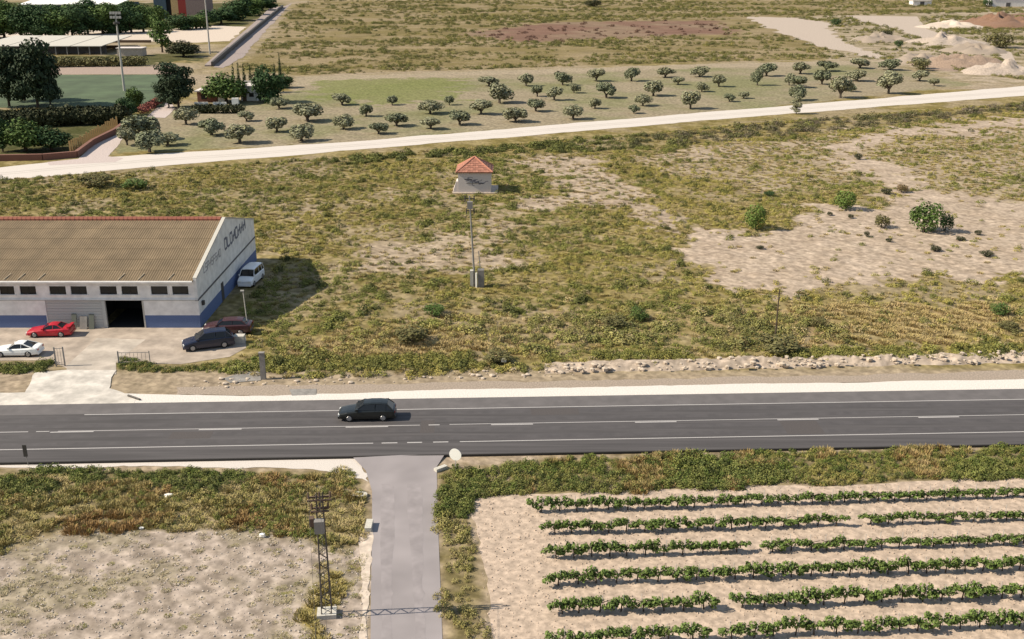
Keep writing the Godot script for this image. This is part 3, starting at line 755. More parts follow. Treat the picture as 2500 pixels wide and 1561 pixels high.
	# the white track
	sheet("dirt_track", [Vector2(-108.20, -179.46), Vector2(-91.05, -187.82), Vector2(-79.49, -195.69), Vector2(-70.03, -200.30), Vector2(-51.86, -206.91), Vector2(-34.58, -213.95), Vector2(0.00, -231.70), Vector2(39.60, -253.14), Vector2(89.99, -278.71), Vector2(145.99, -308.74), Vector2(190.19, -333.95), Vector2(175.29, -306.80), Vector2(136.08, -286.94), Vector2(85.30, -263.53), Vector2(37.71, -240.45), Vector2(0.00, -220.42), Vector2(-33.16, -204.66), Vector2(-38.07, -201.15), Vector2(-65.92, -187.82), Vector2(-74.37, -182.29), Vector2(-85.86, -176.38), Vector2(-101.23, -167.09)], 0.02, M.white_gravel, "white dirt track running past the olive grove", "track", 0.35, 2.0)
	sheet("paved_lane", [Vector2(-84.76, -192.87), Vector2(-80.40, -196.10), Vector2(-83.11, -212.03), Vector2(-82.75, -224.07), Vector2(-80.28, -219.91), Vector2(-78.54, -212.98), Vector2(-75.84, -198.60), Vector2(-72.35, -196.93), Vector2(-72.44, -192.87), Vector2(-83.10, -189.73)], 0.03, M.lane_paving, "pale lane forking off the track beside the red wall", "lane", 0.1, 1.0)
	sheet("paved_lane", [Vector2(-84.86, -248.56), Vector2(-88.81, -275.54), Vector2(-86.87, -273.98), Vector2(-82.49, -263.53), Vector2(-80.10, -247.28)], 0.03, M.lane_paving, "pinkish lane end beside the red hedge near the clubhouse", "lane", 0.1, 1.0)
	for k in 2:
		var rut := []
		var line := [Vector2(-104.60, -173.07), Vector2(-88.38, -181.93), Vector2(-76.85, -188.77), Vector2(-67.91, -193.87), Vector2(-50.40, -200.72), Vector2(-33.86, -209.21), Vector2(0.00, -225.93), Vector2(38.63, -246.64), Vector2(87.59, -270.91), Vector2(140.86, -297.46), Vector2(182.44, -319.82)]
		for p in line:
			rut.append(p + Vector2(0.0, -0.95 + 1.9 * k - 0.28))
		line.reverse()
		for p in line:
			rut.append(p + Vector2(0.0, -0.95 + 1.9 * k + 0.28))
		sheet("wheel_rut", rut, 0.026, M.rut, ["faint wheel rut on the olive grove side of the white track", "faint wheel rut on the plot side of the white track"][k], "rut", 0.1, 1.5)
	# vineyard
	sheet("vineyard_soil", [Vector2(-2.88, -66.50), Vector2(-1.16, -66.98), Vector2(2.32, -67.22), Vector2(16.15, -68.19), Vector2(37.45, -69.82), Vector2(45.59, -70.47), Vector2(34.93, -45.64), Vector2(-0.95, -45.64), Vector2(-1.43, -52.83), Vector2(-2.16, -60.00)], 0.012, M.vine_soil, "pale pinkish soil of the vineyard with tilled rows", "soil", 0.25, 0.6)
	# sports ground
	sheet("sports_pitch", [Vector2(-199.05, -336.24), Vector2(-105.93, -338.55), Vector2(-85.75, -264.97), Vector2(-157.56, -263.53)], 0.03, M.turf, "green football pitch behind the big pines", "pitch")
	sheet("pitch_surround", [Vector2(-213.08, -360.82), Vector2(-114.68, -362.14), Vector2(-106.28, -339.71), Vector2(-199.71, -337.39)], 0.02, M.pitch_dirt, "pinkish dirt band along the far side of the green pitch", "dirt")
	sheet("plaza", [Vector2(-291.17, -539.91), Vector2(-198.73, -534.20), Vector2(-170.68, -539.91), Vector2(-152.53, -570.29), Vector2(-134.74, -557.74), Vector2(-120.91, -469.53), Vector2(-132.51, -460.92), Vector2(-176.84, -473.96), Vector2(-254.08, -469.53)], 0.03, M.sand_pale, "pale sandy court behind the long white canopy", "court", 0.6, 4.0)
	# far dirt roads
	pale_roads = [pk([Vector2(137.96, -646.40), Vector2(160.87, -638.31), Vector2(170.88, -590.18), Vector2(158.32, -551.67), Vector2(138.51, -456.72), Vector2(136.70, -398.47), Vector2(130.44, -390.65), Vector2(125.84, -425.67), Vector2(124.27, -452.60), Vector2(125.30, -517.79), Vector2(131.45, -590.18)]),
		pk([Vector2(199.16, -658.93), Vector2(238.60, -650.52), Vector2(205.36, -545.73), Vector2(193.65, -480.75), Vector2(197.03, -458.81), Vector2(189.63, -415.06), Vector2(164.80, -353.09), Vector2(173.02, -380.19), Vector2(184.08, -420.30), Vector2(179.45, -444.58), Vector2(180.03, -487.74), Vector2(190.75, -545.73), Vector2(190.55, -604.21)])]
	for k in 2:
		sheet("dirt_road", Array(pale_roads[k]), 0.03, M.road_pale, ["pale dirt road slanting down to the back of the olive grove", "broad pale dirt road curving past the reddish earth heaps"][k], "dirt road", [2.2, 0.0][k], 5.0)
	sheet("red_field", [Vector2(259.81, -634.33), Vector2(317.13, -685.46), Vector2(330.18, -650.52), Vector2(287.08, -563.95), Vector2(270.77, -583.40), Vector2(254.90, -576.77), Vector2(237.27, -570.29)], 0.04, M.red_soil, "reddish brown earth patch in the far corner fields", "soil", 1.2, 5.0)
	sheet("pink_field", [Vector2(135.57, -353.09), Vector2(155.95, -392.19), Vector2(170.32, -398.47), Vector2(166.56, -366.15), Vector2(163.68, -350.58), Vector2(149.74, -345.67), Vector2(140.27, -348.11)], 0.034, M.pink_soil, "pinkish bare earth rise beside the far dirt road", "soil", 0.8, 3.0)

func make_bank() -> void:
	# stony bank between the plot and the road
	var s := SurfaceTool.new()
	s.begin(Mesh.PRIMITIVE_TRIANGLES)
	s.set_smooth_group(0)
	var a := Vector2(3.00, -90.51)
	var b := Vector2(55.98, -93.61)
	var n := 140
	var prof := [[0.0, 0.0], [0.5, 0.16], [1.0, 0.32], [1.7, 0.40], [2.4, 0.22], [3.0, -0.02]]
	for i in n + 1:
		var t := float(i) / n
		var p := a.lerp(b, t)
		var k := clampf(minf(t, 1.0 - t) * 12.0, 0.02, 1.0) * (0.8 + 0.5 * n1.get_noise_2d(p.x * 20.0, 3.0))
		for q in prof:
			s.set_color(Color(0.54, 0.44, 0.35) * (1.0 + 0.5 * n3.get_noise_2d(p.x * 90.0, q[0] * 200.0)))
			s.add_vertex(Vector3(p.x, maxf(-0.02, q[1] * k * (1.0 + n3.get_noise_2d(p.x * 70.0, q[0] * 90.0))), p.y + 0.4 - q[0] + n1.get_noise_2d(p.x * 25.0, q[0]) * 0.5))
	for i in n:
		for j in prof.size() - 1:
			var k: int = i * prof.size() + j
			for q in [k, k + 1, k + prof.size() + 1, k, k + prof.size() + 1, k + prof.size()]:
				s.add_index(q)
	s.generate_normals()
	tag(put("stony_bank", s.commit(), M.ground), "pale stony earth bank along the road front of the plot", "bank", "", "structure")
	# loose stones
	rng.seed = 31
	var mm := MultiMesh.new()
	mm.transform_format = MultiMesh.TRANSFORM_3D
	mm.mesh = rock_mesh(5)
	mm.instance_count = 520
	for i in 520:
		var p := a.lerp(b, rng.randf())
		if i > 420:
			p = Vector2(-28.91, -86.84).lerp(Vector2(5.58, -89.82), rng.randf())
		var w := 0.08 + 0.26 * pow(rng.randf(), 3.0)
		mm.set_instance_transform(i, Transform3D(Basis(Vector3.UP, rng.randf() * TAU).scaled(Vector3(w, w * 0.7, w)), Vector3(p.x, 0.45 * rng.randf() if i <= 420 else 0.03, p.y + rng.randf_range(-1.6, 0.7))))
	var o := MultiMeshInstance3D.new()
	o.name = "bank_stones"
	o.multimesh = mm
	o.material_override = M.stone_pale
	add_child(o)
	tag(o, "loose pale stones lying along the earth bank by the road", "stones", "", "stuff")

func make_clods() -> void:
	rng.seed = 33
	var soil := pk([Vector2(-2.86, -66.21), Vector2(2.31, -66.98), Vector2(16.10, -67.94), Vector2(40.44, -69.82), Vector2(33.74, -47.28), Vector2(-0.98, -47.28), Vector2(-1.43, -52.83), Vector2(-2.16, -60.00)])
	for part in [[soil, 6500, "vine_soil", "earth_clods", "loose earth clods over the vineyard soil"], [fallow, 2600, "stone_grey", "field_stones", "small greyish stones over the bare fallow field"]]:
		var r := scatter_box(part[0])
		var list := []
		while list.size() < part[1]:
			var p := Vector2(rng.randf_range(r.position.x, r.end.x), rng.randf_range(r.position.y, r.end.y))
			if inside(p, part[0]) and absf(p.x) < -p.y * 0.56 + 4.0:
				list.append(p)
		var mm := MultiMesh.new()
		mm.transform_format = MultiMesh.TRANSFORM_3D
		mm.mesh = rock_mesh(9)
		mm.instance_count = list.size()
		for i in list.size():
			var w := 0.025 + 0.05 * pow(rng.randf(), 3.0)
			mm.set_instance_transform(i, Transform3D(Basis(Vector3.UP, rng.randf() * TAU).scaled(Vector3(w, w * 0.75, w * 1.1)), Vector3(list[i].x, w * 0.3 + 0.01, list[i].y)))
		var o := MultiMeshInstance3D.new()
		o.name = part[3]
		o.multimesh = mm
		o.material_override = M[part[2]]
		add_child(o)
		tag(o, part[4], "clods" if part[2] == "vine_soil" else "stones", "", "stuff")

func rock_mesh(sd: int) -> ArrayMesh:
	var s := st()
	var r := RandomNumberGenerator.new()
	r.seed = sd
	var ring := []
	for j in 4:
		var row := []
		for i in 7:
			var t := TAU * i / 7.0
			var ph := PI * j / 3.0
			row.append(Vector3(cos(t) * sin(ph), cos(ph), sin(t) * sin(ph)) * (r.randf_range(0.75, 1.15) if j in [1, 2] else 0.9))
		ring.append(row)
	for j in 3:
		for i in 7:
			quad(s, ring[j][i], ring[j][(i + 1) % 7], ring[j + 1][(i + 1) % 7], ring[j + 1][i])
	return done(s)

# ---------------------------------------------------------------- warehouse
func make_warehouse() -> void:
	var xr := -31.8
	var xl := -62.0
	var zf := -102.5
	var zb := -127.7
	var zm := (zf + zb) / 2
	var o := base("warehouse", "long white warehouse with blue base band, dark windows and brown roof", "warehouse", Vector3.ZERO)
	# upper front wall as strips round the openings
	var win := []
	var px := [[0, 36], [48, 89], [120, 162], [172, 213], [242, 286], [296, 337], [367, 410], [419, 461]]
	for q in [[-56.84, -55.27], [-54.77, -53.08], [-51.79, -50.22], [-49.73, -48.03], [-46.75, -45.01], [-44.60, -42.90], [-41.66, -39.88], [-39.47, -37.77], [-36.49, -34.75], [-34.34, -32.64]]:
		win.append(q)
	var s := st()
	box(s, Vector3(xl, 3.1, zf - 0.25), Vector3(xr - 0.302, 3.58, zf))
	box(s, Vector3(xl, 4.5, zf - 0.25), Vector3(xr - 0.302, 5.02, zf))
	var x := xl
	for q in win + [[xr - 0.302, xr]]:
		box(s, Vector3(x, 3.58, zf - 0.25), Vector3(q[0], 4.5, zf - 0.002))
		x = q[1]
	put("upper_wall", done(s), M.white_wall, o)
	for q in win:
		var wn := put("window", boxmesh(Vector3(q[0], 3.58, zf - 0.2), Vector3(q[1], 4.5, zf - 0.14)), M.window_dark, o)
		var fs := st()
		for e in [[q[0] - 0.06, q[0] + 0.03, 3.52, 4.56], [q[1] - 0.03, q[1] + 0.06, 3.52, 4.56]]:
			box(fs, Vector3(e[0], e[2], zf - 0.12), Vector3(e[1], e[3], zf + 0.04))
		box(fs, Vector3(q[0] + 0.03, 4.47, zf - 0.12), Vector3(q[1] - 0.03, 4.56, zf + 0.038))
		put("frame", done(fs), M.white_wall, wn)
		put("sill", boxmesh(Vector3(q[0] - 0.1, 3.5, zf - 0.13), Vector3(q[1] + 0.1, 3.575, zf + 0.09)), M.grey_wall, wn)
		put("mullion", boxmesh(Vector3((q[0] + q[1]) / 2 - 0.02, 3.58, zf - 0.139), Vector3((q[0] + q[1]) / 2 + 0.02, 4.47, zf - 0.11)), M.window_dark, wn)
	put("front_cornice", boxmesh(Vector3(xl, 3.0, zf - 0.2), Vector3(xr + 0.02, 3.098, zf + 0.12)), M.grey_wall, o)
	put("painted_cornice_shadow", boxmesh(Vector3(xl, 2.93, zf - 0.2), Vector3(xr + 0.01, 2.998, zf + 0.01)), M.dark_line, o)  # solid dark strip; the shadow below the cornice is put into its colour
	# lower front wall
	var d0: float = -41.30
	var d1: float = -37.53
	var g0: float = -47.40
	put("lower_wall", boxmesh(Vector3(d1, 1.36, zf - 0.25), Vector3(xr, 2.93, zf)), M.white_wall, o)
	put("blue_band", boxmesh(Vector3(d1, 0.0, zf - 0.25), Vector3(xr, 1.358, zf + 0.012)), M.blue_paint, o)
	put("lower_wall", boxmesh(Vector3(xl, 1.36, zf - 0.25), Vector3(g0, 2.93, zf)), M.white_wall, o)
	put("blue_band", boxmesh(Vector3(xl, 0.0, zf - 0.25), Vector3(g0, 1.358, zf + 0.012)), M.blue_paint, o)
	# closed roller shutter, slat by slat
	var k := 0
	while k * 0.293 < 2.9:
		put("shutter_slat", boxmesh(Vector3(g0 + 0.05, k * 0.293, zf - 0.2), Vector3(d0 - 0.35, k * 0.293 + 0.275, zf - 0.06 - 0.02 * (k % 2))), M.shutter, o)
		k += 1
	put("pier", boxmesh(Vector3(d0 - 0.35, 0, zf - 0.25), Vector3(d0, 2.93, zf + 0.03)), M.shutter, o)
	put("pier", boxmesh(Vector3(g0, 0, zf - 0.25), Vector3(g0 + 0.05, 2.93, zf + 0.02)), M.white_wall, o)
	# dark interior behind the open door
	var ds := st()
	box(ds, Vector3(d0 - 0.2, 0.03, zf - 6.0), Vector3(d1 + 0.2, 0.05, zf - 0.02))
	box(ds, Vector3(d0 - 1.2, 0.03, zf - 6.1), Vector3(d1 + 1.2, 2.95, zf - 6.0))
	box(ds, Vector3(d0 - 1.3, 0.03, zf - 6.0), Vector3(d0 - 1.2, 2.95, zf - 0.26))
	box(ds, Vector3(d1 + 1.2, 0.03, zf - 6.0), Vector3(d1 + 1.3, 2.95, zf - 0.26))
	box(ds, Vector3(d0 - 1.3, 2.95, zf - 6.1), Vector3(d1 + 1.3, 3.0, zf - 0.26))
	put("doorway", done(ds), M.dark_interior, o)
	put("door_jamb", boxmesh(Vector3(d1, 0, zf - 0.22), Vector3(d1 + 0.16, 2.925, zf + 0.035)), M.pale_concrete, o)
	# gable wall on the plot side: a pentagon with thickness
	var s2 := st()
	var out := [Vector3(xr, 3.1, zf + 0.03), Vector3(xr, 3.1, zb), Vector3(xr, 5.25, zb), Vector3(xr, 8.45, zm), Vector3(xr, 5.25, zf + 0.03)]
	var off := Vector3(-0.3, 0, 0)
	for i in [1, 2, 3]:
		tri(s2, out[0], out[i], out[i + 1])
		tri(s2, out[0] + off, out[i + 1] + off, out[i] + off)
	for i in 5:
		quad(s2, out[i], out[(i + 1) % 5], out[(i + 1) % 5] + off, out[i] + off)
	put("gable_wall", done(s2), M.grey_wall, o)
	put("side_wall", boxmesh(Vector3(xr - 0.3, 1.42, zb), Vector3(xr - 0.004, 2.93, zf - 0.26)), M.grey_wall, o)
	put("side_blue_band", boxmesh(Vector3(xr - 0.3, 0, zb), Vector3(xr + 0.012, 1.418, zf - 0.26)), M.blue_paint, o)
	put("side_cornice", boxmesh(Vector3(xr - 0.3, 2.93, zb - 0.02), Vector3(xr + 0.06, 3.098, zf + 0.1)), M.dark_line, o)
	put("back_wall", boxmesh(Vector3(xl, 0, zb), Vector3(xr - 0.31, 5.0, zb + 0.25)), M.grey_wall, o)
	var lampx := put("wall_lamp", boxmesh(Vector3(xr + 0.013, 2.1, -103.9), Vector3(xr + 0.25, 2.55, -103.5)), M.steel_dark, o)
	var dd := put("side_door", boxmesh(Vector3(xr + 0.013, 0, -112.0), Vector3(xr + 0.03, 2.1, -111.0)), M.steel_dark, o)
	# roof in corrugated sheets
	var zr := zm
	var cols := 30
	for c in cols:
		var x0 := lerpf(xl - 0.3, xr - 0.3, float(c) / cols)
		var x1 := lerpf(xl - 0.3, xr - 0.3, float(c + 1) / cols)
		for row in 6:
			var rs := st()
			var za := lerpf(zf + 0.35, zr, row / 6.0)
			var zc := lerpf(zf + 0.35, zr, (row + 1) / 6.0) - 0.06
			var ya := lerpf(5.0, 8.28, row / 6.0) + 0.03
			var yc := lerpf(5.0, 8.28, (row + 1) / 6.0) + 0.03
			var n := 8
			for i in n:
				var xa := lerpf(x0, x1, float(i) / n)
				var xb := lerpf(x0, x1, float(i + 1) / n)
				var ha := 0.045 if i % 2 == 0 else 0.0
				var hb := 0.045 if i % 2 == 1 else 0.0
				quad(rs, Vector3(xa, ya + ha + 0.015, za), Vector3(xb, ya + hb + 0.015, za), Vector3(xb, yc + hb, zc), Vector3(xa, yc + ha, zc))
				quad(rs, Vector3(xa, ya + ha, za), Vector3(xb, ya + hb, za), Vector3(xb, ya + hb + 0.015, za), Vector3(xa, ya + ha + 0.015, za))
			put("roof_sheet", done(rs), roof_tone(c * 7 + row * 3), o)
	var bs := st()
	quad(bs, Vector3(xl - 0.3, 8.28, zr), Vector3(xr - 0.3, 8.28, zr), Vector3(xr - 0.3, 5.0, zb - 0.3), Vector3(xl - 0.3, 5.0, zb - 0.3))
	quad(bs, Vector3(xl - 0.3, 8.22, zr), Vector3(xr - 0.3, 8.22, zr), Vector3(xr - 0.3, 4.96, zf + 0.3), Vector3(xl - 0.3, 4.96, zf + 0.3))
	put("roof_back", done(bs), M.roof_brown, o)
	# red ridge tiles
	rng.seed = 41
	for i in 62:
		var xx := xr - 0.45 - i * 0.49
		var t := st()
		tube(t, Vector3(xx, 8.27, zr), Vector3(xx - 0.5, 8.3, zr), 0.36, 0.31, 8)
		put("ridge_tile", done(t), M.ridge_tile, o)
	put("gutter", boxmesh(Vector3(xl - 0.3, 4.92, zf + 0.3), Vector3(xr - 0.31, 5.1, zf + 0.48)), M.white_wall, o)
	# barge trim on the gable edge
	var ts := st()
	hexa(ts, [Vector3(xr - 0.34, 5.2, zf + 0.02), Vector3(xr + 0.05, 5.2, zf + 0.02), Vector3(xr + 0.05, 8.4, zm), Vector3(xr - 0.34, 8.4, zm), Vector3(xr - 0.34, 5.35, zf + 0.02), Vector3(xr + 0.05, 5.35, zf + 0.02), Vector3(xr + 0.05, 8.55, zm), Vector3(xr - 0.34, 8.55, zm)])
	hexa(ts, [Vector3(xr - 0.34, 8.4, zm - 0.002), Vector3(xr + 0.05, 8.4, zm - 0.002), Vector3(xr + 0.05, 5.2, zb - 0.02), Vector3(xr - 0.34, 5.2, zb - 0.02), Vector3(xr - 0.34, 8.55, zm - 0.002), Vector3(xr + 0.05, 8.55, zm - 0.002), Vector3(xr + 0.05, 5.35, zb - 0.02), Vector3(xr - 0.34, 5.35, zb - 0.02)])
	put("gable_trim", done(ts), M.pale_concrete, o)
	# straps lying on the roof above the eave
	for q in [-49.54, -47.49, -39.41, -37.42, -34.42, -50.93]:
		var t := st()
		var slope := (8.28 - 5.0) / (zf - zr)
		bar(t, Vector3(q - 0.2, 5.17, zf + 0.1), Vector3(q + 0.1, 5.17 + slope * 1.2, zf - 1.1), 0.06)
		put("roof_strap", done(t), M.roof_strap, o)
	# lettering on the gable
	rng.seed = 42
	for part in [[-105.2, -112.2, 5.0, 0.75, 9], [-113.8, -123.6, 5.15, 1.15, 8]]:
		var nl: int = part[4]
		for i in nl:
			var z0 := lerpf(part[0], part[1], (i + 0.1) / nl)
			var z1 := lerpf(part[0], part[1], (i + 0.85) / nl)
			var h: float = part[3]
			var yb: float = part[2]
			var t := st()
			var xx := xr + 0.004
			var thick := 0.14 if h > 1.0 else 0.075
			var pts := [Vector3(0, yb, z0), Vector3(0, yb + h, z0), Vector3(0, yb + h, z1), Vector3(0, yb, z1), Vector3(0, yb + h * 0.5, z0), Vector3(0, yb + h * 0.5, z1)]
			var segs: Array = [[[0, 1], [1, 2], [4, 5]], [[0, 2], [2, 3], [4, 5]], [[0, 1], [1, 2], [2, 5], [5, 4]], [[0, 1], [1, 2], [2, 3], [3, 0]], [[1, 4], [4, 5], [5, 3], [0, 3], [1, 2]], [[0, 1], [0, 3]]][rng.randi() % 6]
			for e in segs:
				var a: Vector3 = pts[e[0]]
				var b: Vector3 = pts[e[1]]
				var dn := (b - a).cross(Vector3(1, 0, 0)).normalized() * thick
				quad(t, a - dn + Vector3(xx, 0, 0), a + dn + Vector3(xx, 0, 0), b + dn + Vector3(xx + 0.02, 0, 0), b - dn + Vector3(xx + 0.02, 0, 0))
			put("lettering", done(t), M.sign_blue if h > 1.0 else M.sign_grey, o)
	# things leaning at the shutter
	for q in [[178, 189, 1.55, "dark green sheet leaning on the shutter nearer the parked red car", "sheet_green"], [197, 214, 1.3, "pale grey board leaning on the shutter between the dark sheets", "grey_concrete"], [219, 231, 1.5, "dark green sheet leaning on the shutter next to the open door", "sheet_green"]]:
		var x0: float = lerpf(-44.8, -40.95, (q[0] - 178.0) / 90.0)
		var x1: float = lerpf(-44.8, -40.95, (q[1] - 178.0) / 90.0)
		var t := st()
		hexa(t, [Vector3(x0, 0.03, zf + 0.5), Vector3(x1, 0.03, zf + 0.5), Vector3(x1, 0.03, zf + 0.44), Vector3(x0, 0.03, zf + 0.44), Vector3(x0, q[2], zf + 0.09), Vector3(x1, q[2], zf + 0.09), Vector3(x1, q[2], zf + 0.03), Vector3(x0, q[2], zf + 0.03)])
		tag(put("leaning_sheet", done(t), M[q[4]]), q[3], "sheet", "sheets leaning on the warehouse shutter")

var roof_tones: Array = []
func roof_tone(i: int) -> Material:
	if roof_tones.is_empty():
		for k in 6:
			var m: StandardMaterial3D = M.roof_brown.duplicate()
			m.albedo_color = lin(0.245 * (0.95 + 0.02 * k), 0.178 * (0.95 + 0.019 * k), 0.106 * (0.94 + 0.02 * k))
			roof_tones.append(m)
	return roof_tones[(i * 13 + i / 5) % 6]

# ---------------------------------------------------------------- cars: nose towards -x, near side at +z
func loft(s: SurfaceTool, rings: Array) -> void:
	for i in rings.size() - 1:
		var n: int = rings[i].size()
		for j in n:
			quad(s, rings[i][j], rings[i + 1][j], rings[i + 1][(j + 1) % n], rings[i][(j + 1) % n])
	for e in [rings[0], rings[-1]]:
		var c := Vector3.ZERO
		for p in e:
			c += p
		c /= e.size()
		for j in e.size():
			tri(s, c, e[j], e[(j + 1) % e.size()])

# body: list of [x, bottom, top, half width]; cab: [x windscreen foot, x roof front, x roof rear, x rear window foot, belt, roof, half belt, half roof]
func make_car(called: String, label: String, category: String, at: Vector3, turn: float, c: Color, body: Array, cab: Array, wheels: Array, extra := "", group := "") -> Node3D:
	var o := base(called, label, category, at, turn, group)
	var pm := paint(c)
	var s := SurfaceTool.new()
	s.begin(Mesh.PRIMITIVE_TRIANGLES)
	s.set_smooth_group(-1)
	var rings := []
	for q in body:
		var w: float = q[3]
		var yb: float = q[1]
		var yt: float = q[2]
		var r := []
		for e in [[0.0, yb], [0.86, yb], [0.97, yb + 0.08], [1.0, lerpf(yb, yt, 0.45)], [0.97, yt - 0.12], [0.88, yt - 0.02], [0.5, yt + 0.015], [0.0, yt + 0.02]]:
			r.append(Vector3(q[0], e[1], e[0] * w))
		for e in [[0.5, yt + 0.015], [0.88, yt - 0.02], [0.97, yt - 0.12], [1.0, lerpf(yb, yt, 0.45)], [0.97, yb + 0.08], [0.86, yb]]:
			r.append(Vector3(q[0], e[1], -e[0] * w))
		rings.append(r)
	loft(s, rings)
	put("body", done(s), pm, o)
	var f0: float = cab[0]; var f1: float = cab[1]; var r1: float = cab[2]; var r0: float = cab[3]
	var yb: float = cab[4]; var yr: float = cab[5]; var wb: float = cab[6]; var wr: float = cab[7]
	# roof, a shell with rounded edges
	var rs := st()
	var rr := []
	for q in [[f1 - 0.05, -0.03], [lerpf(f1, r1, 0.3), 0.03], [lerpf(f1, r1, 0.7), 0.03], [r1 + 0.05, -0.03]]:
		var ring := []
		for e in [[0.0, 0.04], [0.7, 0.025], [1.0, -0.04], [0.98, -0.08], [0.0, -0.02], [-0.98, -0.08], [-1.0, -0.04], [-0.7, 0.025]]:
			ring.append(Vector3(q[0], yr + e[1] + q[1], e[0] * wr))
		rr.append(ring)
	loft(rs, rr)
	put("roof", done(rs), pm, o)
	# pillars
	var ps := st()
	for sd in [-1.0, 1.0]:
		bar(ps, Vector3(f0, yb - 0.02, wb * sd * 0.97), Vector3(f1, yr - 0.04, wr * sd * 0.97), 0.055)
		bar(ps, Vector3(r0, yb - 0.02, wb * sd * 0.97), Vector3(r1, yr - 0.04, wr * sd * 0.97), 0.08)
		var xm := lerpf(f0, r0, 0.52)
		bar(ps, Vector3(xm, yb - 0.02, wb * sd * 0.985), Vector3(xm, yr - 0.04, wr * sd * 0.985), 0.05)
		if extra == "estate":
			var xq := lerpf(f0, r0, 0.80)
			bar(ps, Vector3(xq, yb - 0.02, wb * sd * 0.985), Vector3(xq, yr - 0.04, wr * sd * 0.985), 0.06)
	put("pillars", done(ps), pm, o)
	var gl := st()
	quad(gl, Vector3(f0, yb, wb * 0.95), Vector3(f1, yr - 0.03, wr * 0.95), Vector3(f1, yr - 0.03, -wr * 0.95), Vector3(f0, yb, -wb * 0.95))
	put("windscreen", done(gl), M.car_glass, o)
	gl = st()
	quad(gl, Vector3(r0, yb, wb * 0.95), Vector3(r1, yr - 0.03, wr * 0.95), Vector3(r1, yr - 0.03, -wr * 0.95), Vector3(r0, yb, -wb * 0.95))
	put("rear_window", done(gl), M.car_glass, o)
	for sd in [-1.0, 1.0]:
		for h in [[0.02, 0.51], [0.53, 0.98]]:
			gl = st()
			quad(gl, Vector3(lerpf(f0, r0, h[0]), yb, wb * sd * 0.975), Vector3(lerpf(f0, r0, h[1]), yb, wb * sd * 0.975), Vector3(lerpf(f1, r1, h[1]), yr - 0.04, wr * sd * 0.975), Vector3(lerpf(f1, r1, h[0]), yr - 0.04, wr * sd * 0.975))
			put("side_window", done(gl), M.car_glass, o)
		var ms := st()
		box(ms, Vector3(f0 + 0.12, yb - 0.02, wb * sd * 1.05 - 0.08), Vector3(f0 + 0.28, yb + 0.14, wb * sd * 1.05 + 0.08))
		put("wing_mirror", done(ms), pm, o)
	var hw: float = body[2][3]
	for sd in [-1.0, 1.0]:
		for k in 2:
			var wx: float = wheels[k]
			var wr2: float = wheels[2]
			var ty := st()
			tube(ty, Vector3(wx, wr2, sd * (hw - 0.18)), Vector3(wx, wr2, sd * (hw + 0.015)), wr2, wr2, 18)
			var tn := put("wheel", done(ty), M.tyre, o)
			var ri := st()
			tube(ri, Vector3(wx, wr2, sd * (hw + 0.0)), Vector3(wx, wr2, sd * (hw + 0.03)), wr2 * 0.68, wr2 * 0.6, 14)
			put("rim", done(ri), M.rim, tn)
		var b0: Array = body[1]
		var hs := st()
		box(hs, Vector3(body[0][0] - 0.02, b0[2] - 0.26, sd * b0[3] * 0.68 - 0.19), Vector3(b0[0] + 0.1, b0[2] - 0.09, sd * b0[3] * 0.68 + 0.19))
		put("headlight", done(hs), M.headlight, o)
		var e0: Array = body[-1]
		hs = st()
		box(hs, Vector3(e0[0] - 0.12, e0[2] - 0.24, sd * e0[3] * 0.8 - 0.12), Vector3(e0[0] + 0.03, e0[2] - 0.06, sd * e0[3] * 0.8 + 0.12))
		put("tail_light", done(hs), M.taillight, o)
	var bp := st()
	box(bp, Vector3(body[0][0] - 0.05, 0.22, -body[0][3] * 0.95), Vector3(body[0][0] + 0.12, 0.42, body[0][3] * 0.95))
	put("bumper", done(bp), pm, o)
	bp = st()
	box(bp, Vector3(body[-1][0] - 0.1, 0.25, -body[-1][3] * 0.95), Vector3(body[-1][0] + 0.06, 0.45, body[-1][3] * 0.95))
	put("bumper", done(bp), pm, o)
	if extra == "spoiler":
		var sp := st()
		var ex: float = body[-1][0]
		var ey: float = body[-1][2]
		box(sp, Vector3(ex - 0.32, ey + 0.17, -body[-1][3] * 0.95), Vector3(ex + 0.02, ey + 0.22, body[-1][3] * 0.95))
		for sd in [-0.7, 0.7]:
			box(sp, Vector3(ex - 0.25, ey - 0.02, sd - 0.04), Vector3(ex - 0.08, ey + 0.17, sd + 0.04))
		put("spoiler", done(sp), pm, o)
	return o

